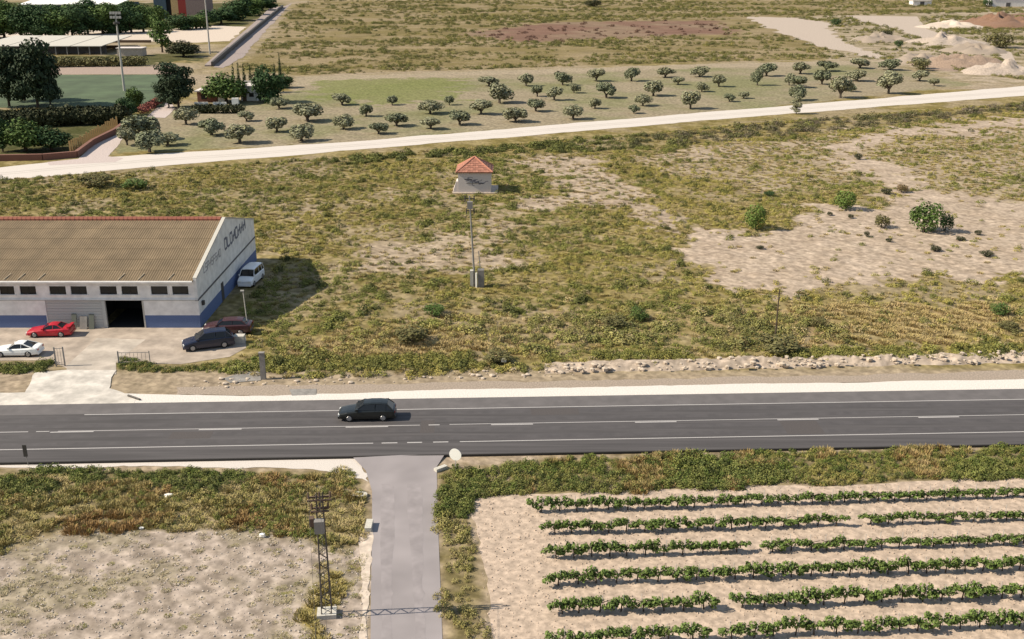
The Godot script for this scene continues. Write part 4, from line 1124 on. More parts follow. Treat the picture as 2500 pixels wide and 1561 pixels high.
func make_cars() -> void:
	var estate := [[-2.3, 0.30, 0.62, 0.72], [-2.15, 0.22, 0.72, 0.82], [-1.6, 0.18, 0.84, 0.87], [-0.75, 0.18, 0.95, 0.88], [0.6, 0.18, 0.98, 0.89], [1.6, 0.20, 1.0, 0.88], [2.1, 0.25, 0.98, 0.85], [2.28, 0.32, 0.92, 0.8]]
	make_car("black_car", "black estate car driving along the main road", "car", Vector3(-11.85, 0.2, -79.95), 0.0405, lin(0.006, 0.008, 0.007), estate, [-0.95, -0.2, 1.65, 2.15, 0.97, 1.46, 0.82, 0.62], [-1.42, 1.32, 0.32], "estate")
	var coupe := [[-2.2, 0.30, 0.52, 0.70], [-2.05, 0.20, 0.62, 0.82], [-1.4, 0.16, 0.74, 0.87], [-0.7, 0.16, 0.82, 0.87], [0.7, 0.16, 0.88, 0.88], [1.5, 0.18, 0.92, 0.87], [2.0, 0.25, 0.90, 0.82], [2.14, 0.34, 0.86, 0.76]]
	make_car("red_coupe", "bright red coupe with rear spoiler parked by the warehouse wall", "car", Vector3(-46.18, 0.02, -100.35), 0.05, lin(0.42, 0.006, 0.02), coupe, [-0.7, 0.05, 0.85, 1.55, 0.84, 1.24, 0.78, 0.56], [-1.35, 1.25, 0.31], "spoiler", "cars in the warehouse yard")
	make_car("white_coupe", "white coupe with sloping dark rear window parked in the yard", "car", Vector3(-47.08, 0.02, -94.9), 0.02, lin(0.80, 0.81, 0.80), coupe, [-0.75, 0.0, 0.75, 1.85, 0.84, 1.27, 0.78, 0.58], [-1.35, 1.25, 0.31], "", "cars in the warehouse yard")
	var mpv := [[-2.35, 0.32, 0.66, 0.76], [-2.2, 0.22, 0.80, 0.88], [-1.6, 0.20, 0.96, 0.92], [-0.9, 0.20, 1.06, 0.93], [0.6, 0.20, 1.10, 0.94], [1.7, 0.22, 1.12, 0.93], [2.25, 0.26, 1.08, 0.90], [2.42, 0.34, 1.0, 0.85]]
	make_car("blue_car", "large dark navy car parked at the weedy corner of the yard", "car", Vector3(-29.55, 0.0, -96.68) + Vector3(0, 0.02, -0.3), 0.36, lin(0.006, 0.011, 0.035), mpv, [-1.15, -0.25, 1.7, 2.3, 1.08, 1.66, 0.88, 0.68], [-1.5, 1.45, 0.34], "estate", "cars in the warehouse yard")
	make_car("maroon_car", "dark maroon car parked behind the navy car at the warehouse corner", "car", Vector3(-28.66, 0.0, -101.02) + Vector3(0, 0.02, 0.0), 0.05, lin(0.045, 0.012, 0.014), mpv, [-1.05, -0.3, 1.6, 2.2, 1.0, 1.5, 0.86, 0.66], [-1.5, 1.45, 0.32], "", "cars in the warehouse yard")
	var van := [[-2.3, 0.35, 0.75, 0.78], [-2.15, 0.24, 0.90, 0.88], [-1.6, 0.22, 1.08, 0.92], [-1.2, 0.22, 1.15, 0.93], [0.6, 0.22, 1.18, 0.93], [1.7, 0.22, 1.18, 0.93], [2.2, 0.24, 1.15, 0.91], [2.3, 0.32, 1.1, 0.88]]
	make_car("white_van", "white van parked in shade beside the warehouse gable wall", "van", Vector3(-30.30, 0.0, -118.27) + Vector3(0, 0.02, 0), PI / 2 - 0.1, lin(0.78, 0.79, 0.80), van, [-1.35, -0.75, 2.05, 2.25, 1.15, 1.85, 0.88, 0.76], [-1.5, 1.4, 0.34], "estate", "cars in the warehouse yard")

# ---------------------------------------------------------------- hut, poles, signs, gates
func make_hut() -> void:
	var x0 := -8.55
	var x1 := -3.35
	var zf := -166.4
	var zb := -171.4
	var o := base("transformer_hut", "small white hut with red hipped tile roof and dark graffiti", "hut", Vector3.ZERO)
	var s := st()
	box(s, Vector3(x0, 0, zb), Vector3(x1, 3.45, zf))
	put("wall", done(s), M.hut_wall, o)
	put("plinth", boxmesh(Vector3(x0 - 0.9, 0, zb - 0.5), Vector3(x1 + 1.1, 0.16, zf + 0.3)), M.sand_pale, o)
	var bt := st()
	hexa(bt, [Vector3(x0 - 0.85, 0.16, zf - 0.1), Vector3(x0 - 0.002, 0.16, zf - 0.1), Vector3(x0 - 0.002, 0.16, zf - 2.4), Vector3(x0 - 0.85, 0.16, zf - 2.4), Vector3(x0 - 0.3, 1.9, zf - 0.1), Vector3(x0 - 0.002, 1.9, zf - 0.1), Vector3(x0 - 0.002, 1.9, zf - 2.4), Vector3(x0 - 0.3, 1.9, zf - 2.4)])
	put("buttress", done(bt), M.hut_wall, o)
	# roof: hip with rows of tiles
	var e := [Vector3(x0 - 0.3, 3.4, zf + 0.3), Vector3(x1 + 0.3, 3.4, zf + 0.3), Vector3(x1 + 0.3, 3.4, zb - 0.3), Vector3(x0 - 0.3, 3.4, zb - 0.3)]
	var ap := Vector3((x0 + x1) / 2, 5.35, (zf + zb) / 2)
	put("eave", boxmesh(Vector3(x0 - 0.28, 3.3, zb - 0.28), Vector3(x1 + 0.28, 3.4, zf + 0.28)), M.hut_tile, o)
	var tone := []
	for k in 4:
		var m: StandardMaterial3D = M.hut_tile.duplicate()
		m.albedo_color = lin(0.43 * (0.8 + 0.12 * k), 0.19 * (0.8 + 0.12 * k), 0.13 * (0.8 + 0.12 * k))
		tone.append(m)
	for f in 4:
		var a: Vector3 = e[f]
		var b: Vector3 = e[(f + 1) % 4]
		var nor := (b - a).cross(ap - a).normalized()
		if nor.y < 0.0:
			nor = -nor
		var rows := 7
		for r in rows:
			var t0 := float(r) / rows
			var t1 := float(r + 1) / rows + 0.03
			var p0 := a.lerp(ap, t0); var p1 := b.lerp(ap, t0)
			var q0 := a.lerp(ap, minf(t1, 1.0)); var q1 := b.lerp(ap, minf(t1, 1.0))
			var n := maxi(2, int(13 * (1.0 - t0)))
			for i in n:
				var u0 := float(i) / n
				var u1 := float(i + 0.94) / n
				var ts := st()
				var lift := nor * (0.10 + 0.02 * (i % 2))
				hexa(ts, [p0.lerp(p1, u0) + nor * 0.03, p0.lerp(p1, u1) + nor * 0.03, q0.lerp(q1, u1), q0.lerp(q1, u0), p0.lerp(p1, u0) + lift, p0.lerp(p1, u1) + lift, q0.lerp(q1, u1) + nor * 0.05, q0.lerp(q1, u0) + nor * 0.05])
				put("roof_tile", done(ts), tone[(i * 5 + r * 3 + f) % 4], o)
	for f in 4:
		var hs := st()
		tube(hs, e[f] + Vector3(0, 0.08, 0), ap + Vector3(0, 0.1, 0), 0.12, 0.12, 6)
		put("hip_tile", done(hs), M.hut_tile_hip, o)
	# scribbled graffiti on the front wall
	rng.seed = 51
	var gz := zf + 0.006
	for k in 15:
		var g := st()
		var cx := x0 + 1.1 + 2.9 * rng.randf()
		var cy := 1.55 + 0.9 * rng.randf()
		var p := Vector3(cx, cy, gz)
		for j in 5:
			var q := p + Vector3(rng.randf_range(-0.1, 0.5), rng.randf_range(-0.22, 0.22), 0)
			q.x = clampf(q.x, x0 + 0.4, x1 - 0.4)
			q.y = clampf(q.y, 1.25, 2.6)
			var dn := (q - p).cross(Vector3(0, 0, 1)).normalized() * 0.045
			quad(g, p - dn, p + dn, q + dn + Vector3(0, 0, 0.004), q - dn + Vector3(0, 0, 0.004))
			p = q
		put("graffiti", done(g), M.graffiti, o)
	put("vent", boxmesh(Vector3(x0 + 1.3, 1.62, zf + 0.002), Vector3(x0 + 3.9, 1.72, zf + 0.05)), M.dark_line, o)
	put("vent", boxmesh(Vector3(x0 + 1.0, 2.2, zf + 0.002), Vector3(x0 + 2.2, 2.3, zf + 0.05)), M.dark_line, o)

func lattice(s: SurfaceTool, h: float, w0: float, w1: float, n: int, t: float) -> void:
	for i in n:
		var ya := h * i / n
		var yb := h * (i + 1) / n
		var wa := lerpf(w0, w1, float(i) / n)
		var wb := lerpf(w0, w1, float(i + 1) / n)
		for f in 4:
			var c0 := Vector3(1, 0, 1).rotated(Vector3.UP, f * PI / 2)
			var c1 := Vector3(1, 0, 1).rotated(Vector3.UP, (f + 1) * PI / 2)
			bar(s, c0 * wa / 2 + Vector3(0, ya, 0), c0 * wb / 2 + Vector3(0, yb, 0), t)
			if i % 2 == 0:
				bar(s, c0 * wa / 2 + Vector3(0, ya, 0), c1 * wb / 2 + Vector3(0, yb, 0), t * 0.55)
			else:
				bar(s, c1 * wa / 2 + Vector3(0, ya, 0), c0 * wb / 2 + Vector3(0, yb, 0), t * 0.55)

func make_poles() -> void:
	# the lattice power pole by the side road
	var o := base("lattice_pole", "dark steel lattice power pole beside the side road", "power pole", Vector3(-10.73, 0.0, -52.71), 0.12)
	var s := st()
	lattice(s, 7.9, 0.58, 0.34, 22, 0.048)
	put("lattice", done(s), M.steel_brown, o)
	put("footing", boxmesh(Vector3(-0.55, 0, -0.45), Vector3(0.55, 0.28, 0.45)), M.pale_concrete, o)
	for q in [[7.6, 1.35], [6.9, 1.0]]:
		s = st()
		bar(s, Vector3(-q[1] / 2, q[0], 0.2), Vector3(q[1] / 2, q[0], 0.2), 0.09)
		bar(s, Vector3(-q[1] / 2, q[0], -0.2), Vector3(q[1] / 2, q[0], -0.2), 0.09)
		var arm := put("crossarm", done(s), M.rust, o)
		for sd in [-1.0, 0.0, 1.0]:
			var t := st()
			tube(t, Vector3(sd * q[1] * 0.45, q[0] + 0.05, 0), Vector3(sd * q[1] * 0.45, q[0] + 0.4, 0), 0.07, 0.05, 8)
			put("insulator", done(t), M.rust, arm)
	s = st()
	box(s, Vector3(-0.34, 5.7, 0.15), Vector3(0.2, 6.45, 0.6))
	put("switch_box", done(s), M.steel, o)
	s = st()
	box(s, Vector3(-0.62, 6.0, -0.1), Vector3(-0.36, 6.5, 0.3))
	put("switch_box", done(s), M.rust, o)
	for q in [[-0.55, 733.0], [0.1, 760.0]]:
		s = st()
		var a := Vector3(-10.78, 0.0, -52.71) + Vector3(q[0], 7.9, 0.0)
		var b := Vector3(lerpf(-7.9, -7.4, (q[1] - 733.0) / 30.0), 7.2, -36.0)
		var prev := a
		for i in 12:
			var t := (i + 1) / 12.0
			var p := a.lerp(b, t) - Vector3(0, 0.5 * sin(PI * t), 0)
			tube(s, prev, p, 0.012, 0.012, 4, false)
			prev = p
		tag(put("power_cable", done(s), M.steel_dark), ["thin dark cable dropping from the outer arm of the lattice pole", "thin dark cable dropping from the middle of the lattice pole"][0 if q[0] < 0.0 else 1], "cable", "cables from the lattice pole")
	# the slim pole on the plot with its cabinets at the foot
	var p2 := base("plot_pole", "tall slim power pole with grey cabinets at its foot on the plot", "power pole", Vector3(-4.04, 0.0, -116.68))
	s = st()
	tube(s, Vector3(-0.22, 0, 0), Vector3(-0.72, 10.6, 0), 0.13, 0.08, 8)
	put("pole", done(s), M.steel, p2)
	s = st()
	tube(s, Vector3(0.42, 1.9, -0.1), Vector3(0.25, 4.2, -0.1), 0.05, 0.05, 6)
	put("cable_pipe", done(s), M.steel_pale, p2)
	put("cabinet", boxmesh(Vector3(0.12, 0, -0.4), Vector3(0.85, 2.05, 0.35)), M.grey_concrete, p2)
	put("cabinet", boxmesh(Vector3(-0.75, 0, -0.35), Vector3(-0.38, 1.95, 0.25)), M.pale_concrete, p2)
	s = st()
	tube(s, Vector3(-0.02, 0, 0.42), Vector3(-0.02, 1.75, 0.42), 0.09, 0.09, 8)
	put("white_pipe", done(s), M.white_paint, p2)
	for q in [[10.3, 1.2], [8.9, 1.0]]:
		s = st()
		var xx := lerpf(-0.22, -0.72, q[0] / 10.6)
		bar(s, Vector3(xx - q[1] / 2, q[0], 0), Vector3(xx + q[1] / 2, q[0], 0), 0.09)
		var arm := put("crossarm", done(s), M.steel_dark, p2)
		for sd in [-1.0, 0.0, 1.0]:
			var t := st()
			tube(t, Vector3(xx + sd * q[1] * 0.42, q[0] - 0.35, 0), Vector3(xx + sd * q[1] * 0.42, q[0] + 0.3, 0), 0.07, 0.07, 6)
			put("insulator", done(t), M.steel_dark, arm)
	put("transformer_box", boxmesh(Vector3(-0.95, 9.2, 0.1), Vector3(-0.35, 10.0, 0.5)), M.steel, p2)
	# a plain pole among the dry grass
	var p3 := base("wooden_pole", "thin brown wooden pole standing in dry grass on the plot", "pole", Vector3(26.19, 0.0, -99.45))
	s = st()
	tube(s, Vector3(0, 0, 0), Vector3(0.02, 5.1, 0), 0.085, 0.06, 8)
	put("pole", done(s), M.bark, p3)
	s = st()
	tube(s, Vector3(-0.3, 4.7, 0), Vector3(0.3, 4.7, 0), 0.04, 0.04, 6)
	put("crossarm", done(s), M.wood, p3)
	# slim pole and pillar by the yard
	var p4 := base("yard_pole", "thin grey metal pole at the plot edge of the warehouse yard", "pole", Vector3(-26.62, 0.0, -101.14))
	s = st()
	tube(s, Vector3(0, 0, 0), Vector3(-0.2, 4.4, 0), 0.06, 0.045, 8)
	put("pole", done(s), M.steel_pale, p4)
	put("lamp_head", boxmesh(Vector3(-0.45, 4.35, -0.08), Vector3(-0.1, 4.47, 0.08)), M.steel_pale, p4)
	var p5 := base("concrete_post", "grey concrete post in the weeds at the yard corner", "post", Vector3(-22.36, 0.0, -88.74))
	put("post", boxmesh(Vector3(-0.22, 0, -0.16), Vector3(0.22, 2.5, 0.16)), M.grey_concrete, p5)
	put("cap", boxmesh(Vector3(-0.26, 2.5, -0.2), Vector3(0.26, 2.58, 0.2)), M.grey_concrete, p5)
	# round white sign at the junction
	var sg := base("round_sign", "round white sign on a post at the side road junction", "sign", Vector3(-4.16, 0.0, -70.86), -0.3)
	s = st()
	tube(s, Vector3(0, 0, 0), Vector3(0, 1.4, 0), 0.035, 0.035, 8)
	put("post", done(s), M.steel_pale, sg)
	s = st()
	tube(s, Vector3(0, 1.35, 0.04), Vector3(0, 1.35, 0.075), 0.47, 0.47, 32)
	put("sign_plate", done(s), M.white_paint, sg)
	s = st()
	tube(s, Vector3(0, 1.35, 0.03), Vector3(0, 1.35, 0.085), 0.45, 0.45, 6, false)
	put("clamp", boxmesh(Vector3(-0.12, 1.3, 0.0), Vector3(0.12, 1.36, 0.038)), M.steel, sg)
	var dk := base("marker_post", "narrow dark marker panel on a thin post by the road edge", "sign", Vector3(-36.23, 0.0, -71.73))
	s = st()
	tube(s, Vector3(0, 0, 0), Vector3(-0.05, 1.0, 0), 0.03, 0.03, 6)
	put("post", done(s), M.steel, dk)
	put("panel", boxmesh(Vector3(-0.2, 0.75, 0.03), Vector3(0.1, 1.7, 0.07)), M.steel_dark, dk)
	# gates
	for q in [["yard_gate", "grey barred gate leaf standing along the yard front", Vector3(-36.62, 0.0, -92.35), Vector3(-33.75, 0.0, -92.46), 1.15], ["yard_gate", "grey barred gate leaf swung open beside the driveway", Vector3(-42.25, 0.0, -91.83), Vector3(-41.49, 0.0, -91.94), 1.75]]:
		var g := base(q[0], q[1], "gate", q[2], 0.0, "gate leaves of the yard")
		var d: Vector3 = q[3] - q[2]
		for e in [0.0, 1.0]:
			s = st()
			bar(s, d * e, d * e + Vector3(0, q[4] + 0.15, 0), 0.12 if e == 0.0 or q[4] > 1.5 else 0.07)
			put("gate_post", done(s), M.steel, g)
		for yy in [0.15, q[4]]:
			s = st()
			bar(s, Vector3(0, yy, 0), d + Vector3(0, yy, 0), 0.045)
			put("rail", done(s), M.steel, g)
		var n := maxi(3, int(d.length() / 0.32))
		for i in range(1, n):
			s = st()
			bar(s, d * i / n + Vector3(0, 0.15, 0), d * i / n + Vector3(0, q[4], 0), 0.03)
			put("bar", done(s), M.steel, g)
	# small things lying about
	s = st()
	tube(s, Vector3(-33.15, 0.14, -84.68), Vector3(-31.85, 0.12, -83.84), 0.1, 0.09, 7)
	tag(put("dark_log", done(s), M.steel_dark), "short dark log lying on the white apron by the road", "log")
	for q in [[411, 1214, 0.36, 0.16, "crumpled white plastic scrap in the rusty weeds of the fallow field"], [344, 1293, 0.2, 0.1, "small pale scrap at the edge of the fallow field"], [640, 1313, 0.24, 0.2, "small white stone standing on the bare fallow field"], [1230, 892, 0.35, 0.3, "white scrap caught in the scrub at the plot front"]]:
		var t := put("white_scrap", rock_mesh(60 + int(q[0])), M.plastic_white)
		t.position = Vector3(0, 0, 0)
		var where := Vector2.ZERO
		if q[0] == 411: where = Vector2(-24.23, -66.86)
		elif q[0] == 344: where = Vector2(-24.70, -62.41)
		elif q[0] == 640: where = Vector2(-16.40, -61.37)
		else: where = Vector2(-0.76, -92.14)
		t.position = Vector3(where.x, q[3] * (0.8 if q[0] != 1230 else 1.6), where.y)
		t.scale = Vector3(q[2], q[3], q[2] * 0.6)
		tag(t, q[4], "scrap")
	# drain ring and blocks by the side road
	var dr := base("drain_ring", "pale concrete drain ring in the weeds beside the side road", "drain", Vector3(-10.76, 0.0, -66.98))
	s = st()
	for i in 16:
		var t0 := TAU * i / 16.0
		var t1 := TAU * (i + 1) / 16.0
		var c0 := Vector3(cos(t0), 0, sin(t0) * 0.7)
		var c1 := Vector3(cos(t1), 0, sin(t1) * 0.7)
		var up := Vector3(0, 0.18, 0)
		quad(s, c0 * 0.55 + up, c1 * 0.55 + up, c1 * 0.3 + up, c0 * 0.3 + up)
		quad(s, c0 * 0.55, c1 * 0.55, c1 * 0.55 + up, c0 * 0.55 + up)
		quad(s, c0 * 0.3 + up, c1 * 0.3 + up, c1 * 0.3, c0 * 0.3)
	put("ring", done(s), M.pale_concrete, dr)
	s = st()
	tube(s, Vector3(0, 0.02, 0), Vector3(0, 0.03, 0), 0.27, 0.27, 12)
	put("hole", done(s), M.dark_interior, dr)
	tag(put("concrete_block", boxmesh(Vector3(-0.22, 0, -0.6), Vector3(0.22, 0.35, 0.6)), M.pale_concrete), "pale concrete block at the field edge of the side road", "block")
	get_child(-1).position = Vector3(-9.54, 0.0, -62.57)
	tag(put("concrete_block", boxmesh(Vector3(-0.5, 0, -0.18), Vector3(0.5, 0.25, 0.18)), M.pale_concrete), "pale concrete block lying beside the round sign", "block")
	get_child(-1).position = Vector3(-5.29, 0.0, -70.99)
	get_child(-1).rotation.y = 0.7
	tag(put("pale_crate", boxmesh(Vector3(-0.5, 0, -0.4), Vector3(0.5, 0.75, 0.4)), M.pale_concrete), "pale block behind the navy car at the yard edge", "block")
	get_child(-1).position = Vector3(-26.80, 0.0, -98.28)

# ---------------------------------------------------------------- trees and plants
var shared := {}
func tree(called: String, label: String, x: float, z: float, h: float, w: float, kind: String, m: Material, group := "", sd := 1) -> Node3D:
	var o := base(called, label, "tree" if not called.contains("bush") else "bush", Vector3(x, 0, z), 0.0, group)
	var key := kind + str(sd % 4)
	if not shared.has(key):
		shared[key] = tree_meshes(kind, sd % 4)
	# the shared shapes are one metre high and one metre wide
	var b := Basis.from_scale(Vector3(w, h, w)) * Basis(Vector3.UP, sd * 2.39)
	var bc := Basis(Vector3.UP, sd * 2.39)
	var cr := put("crown", shared[key][0], m, o)
	cr.transform = Transform3D(Basis.from_scale(Vector3(w, h, w)) * bc, Vector3.ZERO)
	if shared[key][1]:
		var tr := put("trunk", shared[key][1], M.bark if kind != "olive" else M.bark_grey, o)
		tr.transform = Transform3D(Basis.from_scale(Vector3(w, h, w)) * bc, Vector3.ZERO)
	return o

func tree_meshes(kind: String, v: int) -> Array:
	var r := RandomNumberGenerator.new()
	r.seed = 700 + v * 31 + kind.length()
	var lobes := []
	var s := st()
	match kind:
		"olive":
			var n := 4 + v % 2
			for i in n:
				var a := TAU * (i + r.randf() * 0.5) / n
				var c := Vector3(cos(a) * 0.25, 0.54 + r.randf_range(-0.08, 0.14), sin(a) * 0.25)
				lobes.append([c, Vector3(r.randf_range(0.17, 0.31), r.randf_range(0.24, 0.42), r.randf_range(0.17, 0.31))])
				tube(s, Vector3(0, 0.16, 0), c, 0.035, 0.012, 5)
			lobes.append([Vector3(0, 0.64, 0), Vector3(0.30, 0.34, 0.30)])
			tube(s, Vector3(0, -0.02, 0), Vector3(0, 0.2, 0), 0.055, 0.04, 6)
			return [leaves(lobes, 1500, 0.10, 800 + v, 0.32, 0.45), done(s)]
		"pine":
			lobes.append([Vector3(0, 0.52, 0), Vector3(0.3, 0.34, 0.3)])
			for i in 9:
				var y := 0.24 + 0.66 * (i / 8.0)
				var a := i * 2.4 + v
				var rad := 0.30 * (1.0 - pow(absf(y - 0.5) * 1.5, 2.0) * 0.6)
				lobes.append([Vector3(cos(a) * rad * 0.7, y, sin(a) * rad * 0.7), Vector3(0.31, 0.15, 0.31) * r.randf_range(0.85, 1.15)])
				tube(s, Vector3(0, y - 0.12, 0), lobes[-1][0], 0.012, 0.005, 5)
			tube(s, Vector3(0, -0.02, 0), Vector3(0, 0.8, 0), 0.03, 0.01, 7)
			return [leaves(lobes, 3600, 0.065, 810 + v, 0.3, 0.3), done(s)]
		"round":
			for i in 8:
				var a := TAU * i / 8.0 + r.randf()
				var y := r.randf_range(0.18, 0.8)
				lobes.append([Vector3(cos(a) * 0.27, y, sin(a) * 0.27), Vector3(0.27, 0.22, 0.27) * r.randf_range(0.8, 1.2)])
			lobes.append([Vector3(0, 0.52, 0), Vector3(0.40, 0.46, 0.40)])
			tube(s, Vector3(0, -0.02, 0), Vector3(0, 0.5, 0), 0.04, 0.015, 6)
			tube(s, Vector3(0, 0.2, 0), Vector3(0.2, 0.55, 0.1), 0.02, 0.008, 5)
			tube(s, Vector3(0, 0.2, 0), Vector3(-0.18, 0.55, -0.1), 0.02, 0.008, 5)
			return [leaves(lobes, 3000, 0.075, 820 + v, 0.36, 0.4), done(s)]
		"tall":
			for i in 8:
				var y := 0.2 + 0.75 * i / 7.0
				var a := i * 2.1
				lobes.append([Vector3(cos(a) * 0.14, y, sin(a) * 0.14), Vector3(0.36 - 0.18 * absf(y - 0.5) * 2.0, 0.14, 0.36 - 0.18 * absf(y - 0.5) * 2.0)])
			tube(s, Vector3(0, -0.02, 0), Vector3(0, 0.8, 0), 0.035, 0.01, 6)
			return [leaves(lobes, 1800, 0.07, 830 + v, 0.34, 0.4), done(s)]
		"cypress":
			for i in 7:
				var y := 0.08 + 0.86 * i / 6.0
				lobes.append([Vector3(0, y, 0), Vector3(0.48 * (1.0 - 0.75 * y), 0.13, 0.48 * (1.0 - 0.75 * y))])
			tube(s, Vector3(0, -0.02, 0), Vector3(0, 0.4, 0), 0.06, 0.03, 6)
			return [leaves(lobes, 500, 0.11, 840 + v, 0.25, 0.5), done(s)]
		_:   # a bush down to the ground
			lobes.append([Vector3(0, 0.42, 0), Vector3(0.42, 0.52, 0.42)])
			for i in 6:
				var a := TAU * i / 6.0 + r.randf()
				lobes.append([Vector3(cos(a) * 0.27, r.randf_range(0.18, 0.62), sin(a) * 0.27), Vector3(0.22, 0.24, 0.22) * r.randf_range(0.8, 1.15)])
			tube(s, Vector3(0, -0.02, 0), Vector3(0, 0.5, 0), 0.03, 0.012, 6)
			return [leaves(lobes, 1100, 0.075, 850 + v, 0.32, 0.4), done(s)]
	return []

const ORD := ["first", "second", "third", "fourth", "fifth", "sixth", "seventh", "eighth", "ninth", "tenth", "eleventh", "twelfth", "thirteenth", "fourteenth", "fifteenth", "sixteenth", "seventeenth", "eighteenth", "nineteenth", "twentieth", "twenty-first", "twenty-second", "twenty-third", "twenty-fourth", "twenty-fifth", "twenty-sixth", "twenty-seventh", "twenty-eighth", "twenty-ninth", "thirtieth", "thirty-first", "thirty-second", "thirty-third", "thirty-fourth", "thirty-fifth", "thirty-sixth"]

func make_olives() -> void:
	# [x, z, height, width, row counted back from the track], each row in order from the clubhouse
	var list := [
		[-69.4, -203.1, 4.3, 6.5, 0],
		[-54.6, -213.4, 3.8, 6.2, 0],
		[-42.7, -215.9, 3.4, 5.4, 0],
		[-28.1, -224.7, 2.4, 4.5, 0],
		[-17.6, -231.3, 2.6, 4.9, 0],
		[-11.6, -237.2, 3.2, 5.2, 0],
		[0.8, -241.3, 3.3, 6.0, 0],
		[14.0, -245.6, 3.2, 5.2, 0],
		[28.9, -254.5, 2.1, 3.0, 0],
		[43.6, -262.6, 4.3, 5.2, 0],
		[73.6, -278.3, 3.8, 4.8, 0],
		[86.0, -282.5, 5.8, 6.3, 0],
		[101.6, -291.3, 6.4, 6.9, 0],
		[-76.4, -210.9, 3.6, 3.9, 1],
		[-75.5, -217.6, 5.1, 8.1, 1],
		[-68.3, -210.9, 2.5, 5.0, 1],
		[-62.8, -222.9, 3.5, 5.9, 1],
		[-50.1, -227.5, 3.1, 5.1, 1],
		[-36.5, -231.3, 3.0, 4.9, 1],
		[-25.4, -235.2, 2.9, 5.3, 1],
		[-7.3, -253.4, 3.6, 5.7, 1],
		[5.7, -258.1, 3.0, 4.7, 1],
		[20.3, -262.9, 2.5, 3.4, 1],
		[32.6, -267.9, 2.8, 4.6, 1],
		[55.6, -275.5, 2.1, 3.3, 1],
		[60.6, -281.9, 1.7, 3.3, 1],
		[92.8, -295.9, 2.1, 3.1, 1],
		[120.5, -308.9, 2.2, 3.2, 1],
		[120.8, -321.2, 3.3, 5.5, 1],
		[-46.3, -242.4, 4.1, 7.3, 2],
		[-34.0, -250.0, 2.8, 3.6, 2],
		[-19.4, -254.5, 3.1, 6.3, 2],
		[24.7, -282.7, 4.2, 5.9, 2],
		[37.6, -287.0, 4.0, 5.6, 2],
		[52.0, -295.9, 2.5, 3.9, 2],
		[81.1, -305.5, 3.3, 5.2, 2],
		[79.5, -310.6, 3.6, 3.3, 2],
		[89.4, -312.3, 4.2, 5.7, 2],
		[102.3, -321.2, 3.3, 6.3, 2],
		[-72.6, -238.2, 3.7, 5.6, 3],
		[-60.1, -242.4, 2.4, 4.1, 3],
		[-15.7, -269.2, 2.3, 2.8, 3],
		[-3.2, -273.1, 4.9, 6.8, 3],
		[6.7, -285.6, 3.1, 3.4, 3],
		[10.9, -278.5, 3.6, 4.7, 3],
		[58.7, -307.2, 3.4, 4.4, 3],
		[70.4, -310.6, 4.8, 3.7, 3],
		[-57.0, -262.9, 2.7, 5.2, 4],
		[-42.5, -269.2, 3.0, 5.3, 4],
		[-30.0, -269.2, 2.3, 3.2, 4],
		[16.8, -293.0, 2.6, 3.4, 4],
		[47.9, -312.3, 2.2, 4.1, 4],
		[78.4, -334.4, 4.1, 6.1, 4],
		[90.4, -340.5, 3.7, 5.8, 4],
		[122.4, -352.3, 3.5, 6.9, 4],
		[133.7, -356.7, 3.7, 6.1, 4],
		[-6.5, -308.9, 2.8, 6.4, 5],
		[4.0, -308.9, 3.5, 4.8, 5],
		[14.5, -310.6, 3.8, 5.1, 5],
		[25.0, -321.1, 3.7, 5.4, 5],
		[35.4, -321.1, 4.1, 5.0, 5],
		[46.7, -330.4, 3.1, 6.0, 5],
		[57.5, -332.5, 3.2, 5.7, 5],
		[100.8, -348.8, 3.3, 6.8, 5],
		[114.4, -357.6, 3.4, 7.0, 5]
	]
	var n := [0, 0, 0, 0, 0, 0]
	for i in list.size():
		var q: Array = list[i]
		var row: int = q[4]
		var dark := (i * 7 + row * 3) % 5 < 2
		var size := "broad" if q[3] > 5.7 else ("small" if q[3] < 4.0 else "rounded")
		var label := "%s %s olive tree, %s from the clubhouse in the %s" % [size, "dark green" if dark else "grey-green", ORD[n[row]], ["row nearest the track", "second row back", "third row back", "fourth row back", "fifth row back", "backmost row"][row]]
		n[row] += 1
		tree("olive_tree", label, q[0], q[1], q[2] * 1.06, q[3] * 1.12, "olive", M.leaf_olive_dark if dark else M.leaf_olive, "olive trees of the grove", i)

